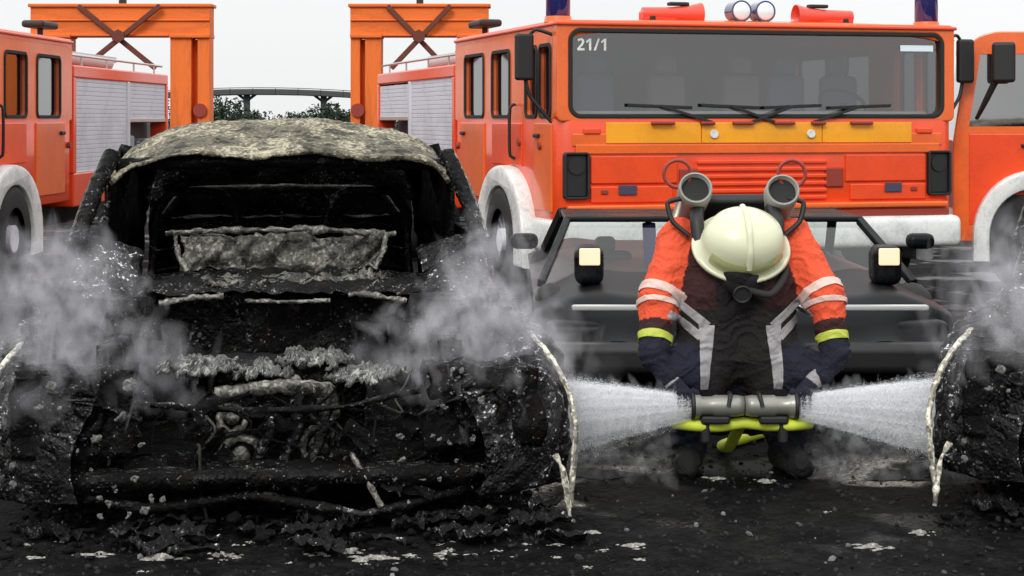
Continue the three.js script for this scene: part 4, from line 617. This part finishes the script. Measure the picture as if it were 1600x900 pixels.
    mesh('shoulder_strap', tube([[s * 0.16, 1.12, -0.05], [s * 0.17, 1.06, 0.03], [s * 0.16, 0.94, 0.075]], 0.03, 20).scale(1, 1, 1), mat.black, o);
  }
}
// two branch nozzles, back to back in the gloved hands
for (const s of [-1, 1]) {
  const n = thing('spray_nozzle', s < 0 ? 'grey nozzle spraying towards the smoking burnt car' : 'grey nozzle spraying away from the smoking burnt car', 'nozzle', [0.955, 0, -7.24], 0, 'nozzles in the hands of the firefighter');
  mesh('barrel', new THREE.LatheGeometry([[0, 0], [0.04, 0], [0.044, 0.03], [0.044, 0.12], [0.038, 0.13], [0.038, 0.17], [0.05, 0.185], [0.052, 0.215], [0.046, 0.218], [0.036, 0.20], [0, 0.195]].map((p) => new THREE.Vector2(...p)), 32).rotateZ(-s * Math.PI / 2).translate(s * 0.003, 0.318, 0), mat.nozzleGrey, n);
  mesh('bumper_ring', new THREE.TorusGeometry(0.05, 0.009, 10, 32).rotateY(Math.PI / 2).translate(s * 0.212, 0.318, 0), mat.black, n);
  mesh('pistol_grip', merge([box(0.12, 0.035, 0.06, s * 0.12, 0.262, 0), box(0.04, 0.11, 0.05, s * 0.16, 0.215, -0.01, 0.015).rotateZ(0)]), mat.black, n);
  mesh('shut_off_lever', tube([[s * 0.07, 0.32, 0.045], [s * 0.06, 0.365, 0.03], [s * 0.06, 0.365, -0.03], [s * 0.07, 0.32, -0.045]], 0.009, 20), mat.black, n);
}
{ // hose: one yellow line feeding both nozzles, running back under the firefighter
  const h = mesh('fire_hose', merge([tube([[-0.28, 0.235, -0.06], [-0.2, 0.236, 0.0], [-0.1, 0.228, -0.03], [0, 0.242, -0.03], [0.1, 0.232, -0.03], [0.2, 0.238, 0.0], [0.28, 0.235, -0.06]], 0.024, 60, 14), tube([[0, 0.24, -0.03], [0, 0.2, -0.16], [-0.01, 0.07, -0.42], [0.0, 0.028, -0.7], [0.3, 0.028, -1.1]], 0.024, 50, 14)]).translate(0.955, 0, -7.24), mat.hose, scene);
  tag(h, 'yellow green hose slung under the two spray nozzles', 'hose');
}

// ---------------------------------------------------------------- droplets: steam and spray as countless small drops of real size
function drops(points, m, name, label, category) {
  const n = points.length / 4, pos = new Float32Array(n * 9), nor = new Float32Array(n * 9);
  for (let i = 0; i < n; i++) { // each drop: one facet turned any way
    const r = points[i * 4 + 3], z = rr(-1, 1), a = rnd() * 6.283, q = Math.sqrt(1 - z * z), nx = q * Math.cos(a), ny = z, nz = q * Math.sin(a);
    let ux = -nz, uy = 0, uz = nx, l = Math.hypot(ux, uz) || 1; ux /= l; uz /= l; const vx = ny * uz - nz * uy, vy = nz * ux - nx * uz, vz = nx * uy - ny * ux, b = rnd() * 6.283;
    for (let k = 0; k < 3; k++) { const c = Math.cos(b + k * 2.0944) * r, s = Math.sin(b + k * 2.0944) * r, o = i * 9 + k * 3; pos[o] = points[i * 4] + ux * c + vx * s; pos[o + 1] = points[i * 4 + 1] + uy * c + vy * s; pos[o + 2] = points[i * 4 + 2] + uz * c + vz * s; nor[o] = nx; nor[o + 1] = ny; nor[o + 2] = nz; }
  }
  const g = new THREE.BufferGeometry(); g.setAttribute('position', new THREE.BufferAttribute(pos, 3)); g.setAttribute('normal', new THREE.BufferAttribute(nor, 3));
  return tag(mesh(name, g, m, scene), label, category, null, 'stuff');
}
function puffs(points, m, name, label, category) { // each puff: a small soft-edged disc of vapour turned any way; vertex alpha thins it to nothing at the rim
  const S = 9, n = points.length / 5, pos = [], col = [], idx = [], q = new THREE.Quaternion(), v = V();
  for (let i = 0; i < n; i++) {
    const [x, y, z, r, a] = points.slice(i * 5, i * 5 + 5), b = pos.length / 3; q.setFromEuler(new THREE.Euler(rr(-0.9, 0.9), rr(-1.4, 1.4), rr(-3, 3)));
    const put = (c, s, al) => { v.set(c, s, 0).applyQuaternion(q); pos.push(x + v.x, y + v.y, z + v.z); col.push(1, 1, 1, al); };
    put(0, 0, a); const ph = rnd() * 6;
    for (const [f, al] of [[0.55, a * 0.75], [1, 0]]) for (let k = 0; k < S; k++) { const t = k / S * 6.2832, e = r * f * (1 + 0.25 * Math.sin(2 * t + ph) + 0.15 * Math.sin(3 * t + ph * 2)); put(Math.cos(t) * e * 0.85, Math.sin(t) * e * 1.15, al); }
    for (let k = 0; k < S; k++) { const k1 = (k + 1) % S; idx.push(b, b + 1 + k, b + 1 + k1, b + 1 + k, b + 1 + S + k, b + 1 + S + k1, b + 1 + k, b + 1 + S + k1, b + 1 + k1); }
  }
  const g = new THREE.BufferGeometry(); g.setAttribute('position', new THREE.Float32BufferAttribute(pos, 3)); g.setAttribute('color', new THREE.Float32BufferAttribute(col, 4)); g.setIndex(idx); g.computeVertexNormals();
  return tag(mesh(name, g, m, scene), label, category, null, 'stuff');
}
function steam(origin, turn, side, count, label) { // wisps rising from a front wing
  const pts = [], c = Math.cos(turn), s = Math.sin(turn); let tries = 0;
  while (pts.length < count * 5 && tries++ < count * 200) {
    const x = rr(0.15, 1.25), y = rr(0.22, 1.12), z = rr(-1.3, 0.05), k = rnd();
    const axis = 0.74 + 0.12 * sm(0.55, 1.0, y), wx = 0.16 + 0.14 * sm(0.8, 0.45, y), env = Math.exp(-(((x - axis) / wx) ** 2)) * sm(0.34, 0.68, y) * sm(1.15, 0.68, y) * Math.exp(-(((z + 0.45) / 0.4) ** 2));
    if (k > env) continue;
    const e1 = N.noise(x * 3, y * 3, z * 3 + side), w = fbm(x * 4.4 + 1.2 * e1 + side * 9, y * 2.4 + 0.8 * e1, z * 3, 4); if (k > env * (0.12 + 0.88 * sm(-0.34, 0.46, w))) continue;
    const X = side * x; pts.push(origin[0] + X * c + z * s, y, origin[2] - X * s + z * c, 0.03 + 0.075 * rnd() ** 1.7, rr(0.13, 0.28));
  }
  puffs(pts, mat.steam, 'steam', label, 'steam');
}
steam([w1.position.x, 0, w1.position.z], YAW1, 1, 1050, 'pale violet steam rising from the car wing beside the water spray');
steam([w1.position.x, 0, w1.position.z], YAW1, -1, 1200, 'pale violet steam rising from the wing below the wide portal frame');
steam([(1925 - 800) / FOCAL * 6.3, 0, -6.3], YAW2, -1, 520, 'pale violet steam over the wreck with only one wing showing');
for (const s of [-1, 1]) {
  const pts = [], soft = [], jets = []; for (let k = 0; k < 700; k++) jets.push([rr(0, 6.283), Math.sqrt(rnd()), rr(0.85, 1.15), rnd()]);
  const at = (L, dy, dz) => [0.955 + s * (0.215 + L), 0.318 + dy * (dy > 0 ? 1.0 : 1.35) - 0.02 * L - 0.05 * L * L, -7.24 + dz * 0.8];
  for (let i = 0; i < 330000; i++) {
    const j = jets[Math.floor(rnd() * 700)], L = 0.70 * rnd() ** 0.7, spread = 0.042 + 0.17 * L, a = j[0] + rr(-1, 1) * 0.07, q = j[1] * (1 + rr(-1, 1) * 0.06) * (j[3] < 0.06 ? 1.3 : 1) + (rnd() < 0.1 ? rr(0, 0.5) * L : 0);
    pts.push(...at(L, Math.sin(a) * q * spread, Math.cos(a) * q * spread), rr(0.0010, 0.0017));
  }
  for (let i = 0; i < 900; i++) { // mist drifting off the jet and thrown back off the road
    const L = rr(0.05, 0.8), up = rnd() < 0.55, a = rr(0, 6.283), sp = (0.045 + 0.18 * L) * rr(0.5, 1.15), p = up ? at(L, Math.sin(a) * sp, Math.cos(a) * sp) : [0.955 + s * (0.25 + L), 0.03 + 0.2 * rnd() ** 1.4, -7.24 + rr(-0.3, 0.12)];
    soft.push(...p, rr(0.02, 0.05), up ? rr(0.2, 0.4) : rr(0.06, 0.2));
  }
  const place = s < 0 ? 'hitting the smoking burnt car' : 'beside the wreck with only one wing showing';
  drops(pts, mat.water, 'water_spray', 'white cone of water ' + place, 'water spray');
  puffs(soft, mat.mist, 'water_mist', 'thin mist round the cone of water ' + place, 'water mist');
}

// ---------------------------------------------------------------- foam, puddles and grit on the road
function blob(rx, rz, h, k) { const g = grid(44, 14, (u, v) => { const a = u * Math.PI * 2, q = v, e = 1 + 1.1 * fbm(Math.cos(a) * 2.2 + k, Math.sin(a) * 2.2, k * 2.1, 3); return [Math.cos(a) * rx * q * e, h * (1 - q * q) * (1 + 0.8 * fbm(Math.cos(a) * q * 4 + k, Math.sin(a) * q * 4, k, 2)) - 0.002, -Math.sin(a) * rz * q * e]; }); return boxUV(g); }
const spots = [[590, 872, 0.075, 0.03], [545, 862, 0.05, 0.03], [640, 868, 0.035, 0.015], [692, 865, 0.05, 0.022], [735, 866, 0.022, 0.014], [775, 860, 0.02, 0.013], [985, 853, 0.05, 0.028], [925, 832, 0.032, 0.03], [868, 851, 0.035, 0.013], [500, 866, 0.04, 0.02], [345, 868, 0.06, 0.03], [250, 872, 0.075, 0.03], [140, 867, 0.06, 0.02], [60, 872, 0.035, 0.02], [1360, 855, 0.06, 0.03], [1435, 832, 0.045, 0.03], [800, 870, 0.016, 0.01], [1120, 748, 0.05, 0.03], [1195, 752, 0.05, 0.03], [905, 790, 0.02, 0.012], [820, 850, 0.018, 0.012], [1290, 800, 0.02, 0.012]];
for (let k = 0; k < 22; k++) spots.push([rr(40, 1010), rr(845, 893), rr(0.010, 0.024), rr(0.008, 0.016)]);  // extra small pale scraps added as white glints on the wet road
spots.forEach(([px, py, rx, rz], k) => {
  const d = FOCAL * EYE / (py - 185), m = mesh('foam_glint_patch', merge(Array.from({ length: 9 }, (_, i) => { const f = i ? rr(0.12, 0.4) : 0.62, a = rr(0, 6.28), q = i ? rr(0.5, 1.2) : 0; return blob(rx * f, rz * f * rr(0.7, 1.6), rx * f * rr(0.15, 0.4), k * 1.7 + i * 2.3).rotateY(0).translate(Math.cos(a) * q * rx, 0, Math.sin(a) * q * rz * 1.4); })), mat.foam, scene); m.position.set((px - 800) / FOCAL * d, 0.001, -d);
  const L = py < 770 ? 'flat patch of grey foam at the feet of the firefighter' : px < 560 || (px < 900 && px > 560) ? 'small pale patch of foam and painted glints on the road before the smoking burnt car' : px < 1100 ? 'pale scrap of foam and painted glints on the bare road between wreck and firefighter' : 'pale foam scrap on the road near the wreck with only one wing showing';
  tag(m, L, 'foam', 'foam patches on the road');
});
for (const [px, py, rx, rz, l] of [[932, 742, 0.13, 0.10, 'shallow shining puddle under the water cone by the smoking burnt car'], [1405, 742, 0.16, 0.10, 'shallow shining puddle under the water cone by the one winged wreck']]) {
  const d = FOCAL * EYE / (py - 185), m = mesh('puddle', blob(rx, rz, 0.0, px), mat.puddle, scene); m.position.set((px - 800) / FOCAL * d, 0.006, -d); tag(m, l, 'puddle');
}
{
  const g = new THREE.IcosahedronGeometry(1, 0), im = new THREE.InstancedMesh(g, mat.grit, 5200), q = new THREE.Matrix4(), e = new THREE.Euler(), qq = new THREE.Quaternion();
  for (let i = 0; i < 5200; i++) { const d = 5.0 + 4.5 * rnd() ** 1.3, x = rr(-0.34, 0.34) * d, s = 0.003 + 0.010 * rnd() ** 3; e.set(rr(0, 6), rr(0, 6), rr(0, 6)); q.compose(V(x, s * 0.3, -d), qq.setFromEuler(e), V(s * rr(0.7, 1.8), s * 0.7, s)); im.setMatrixAt(i, q); const c = rnd() < 0.05 ? rr(1.5, 5) : rr(0.15, 0.7); im.setColorAt(i, lin(c, c, c)); }
  im.name = 'road_grit'; im.castShadow = im.receiveShadow = true; tag(im, 'black grit and ash crumbs scattered over the wet road', 'grit', null, 'stuff'); scene.add(im);
}
renderer.render(scene, camera);
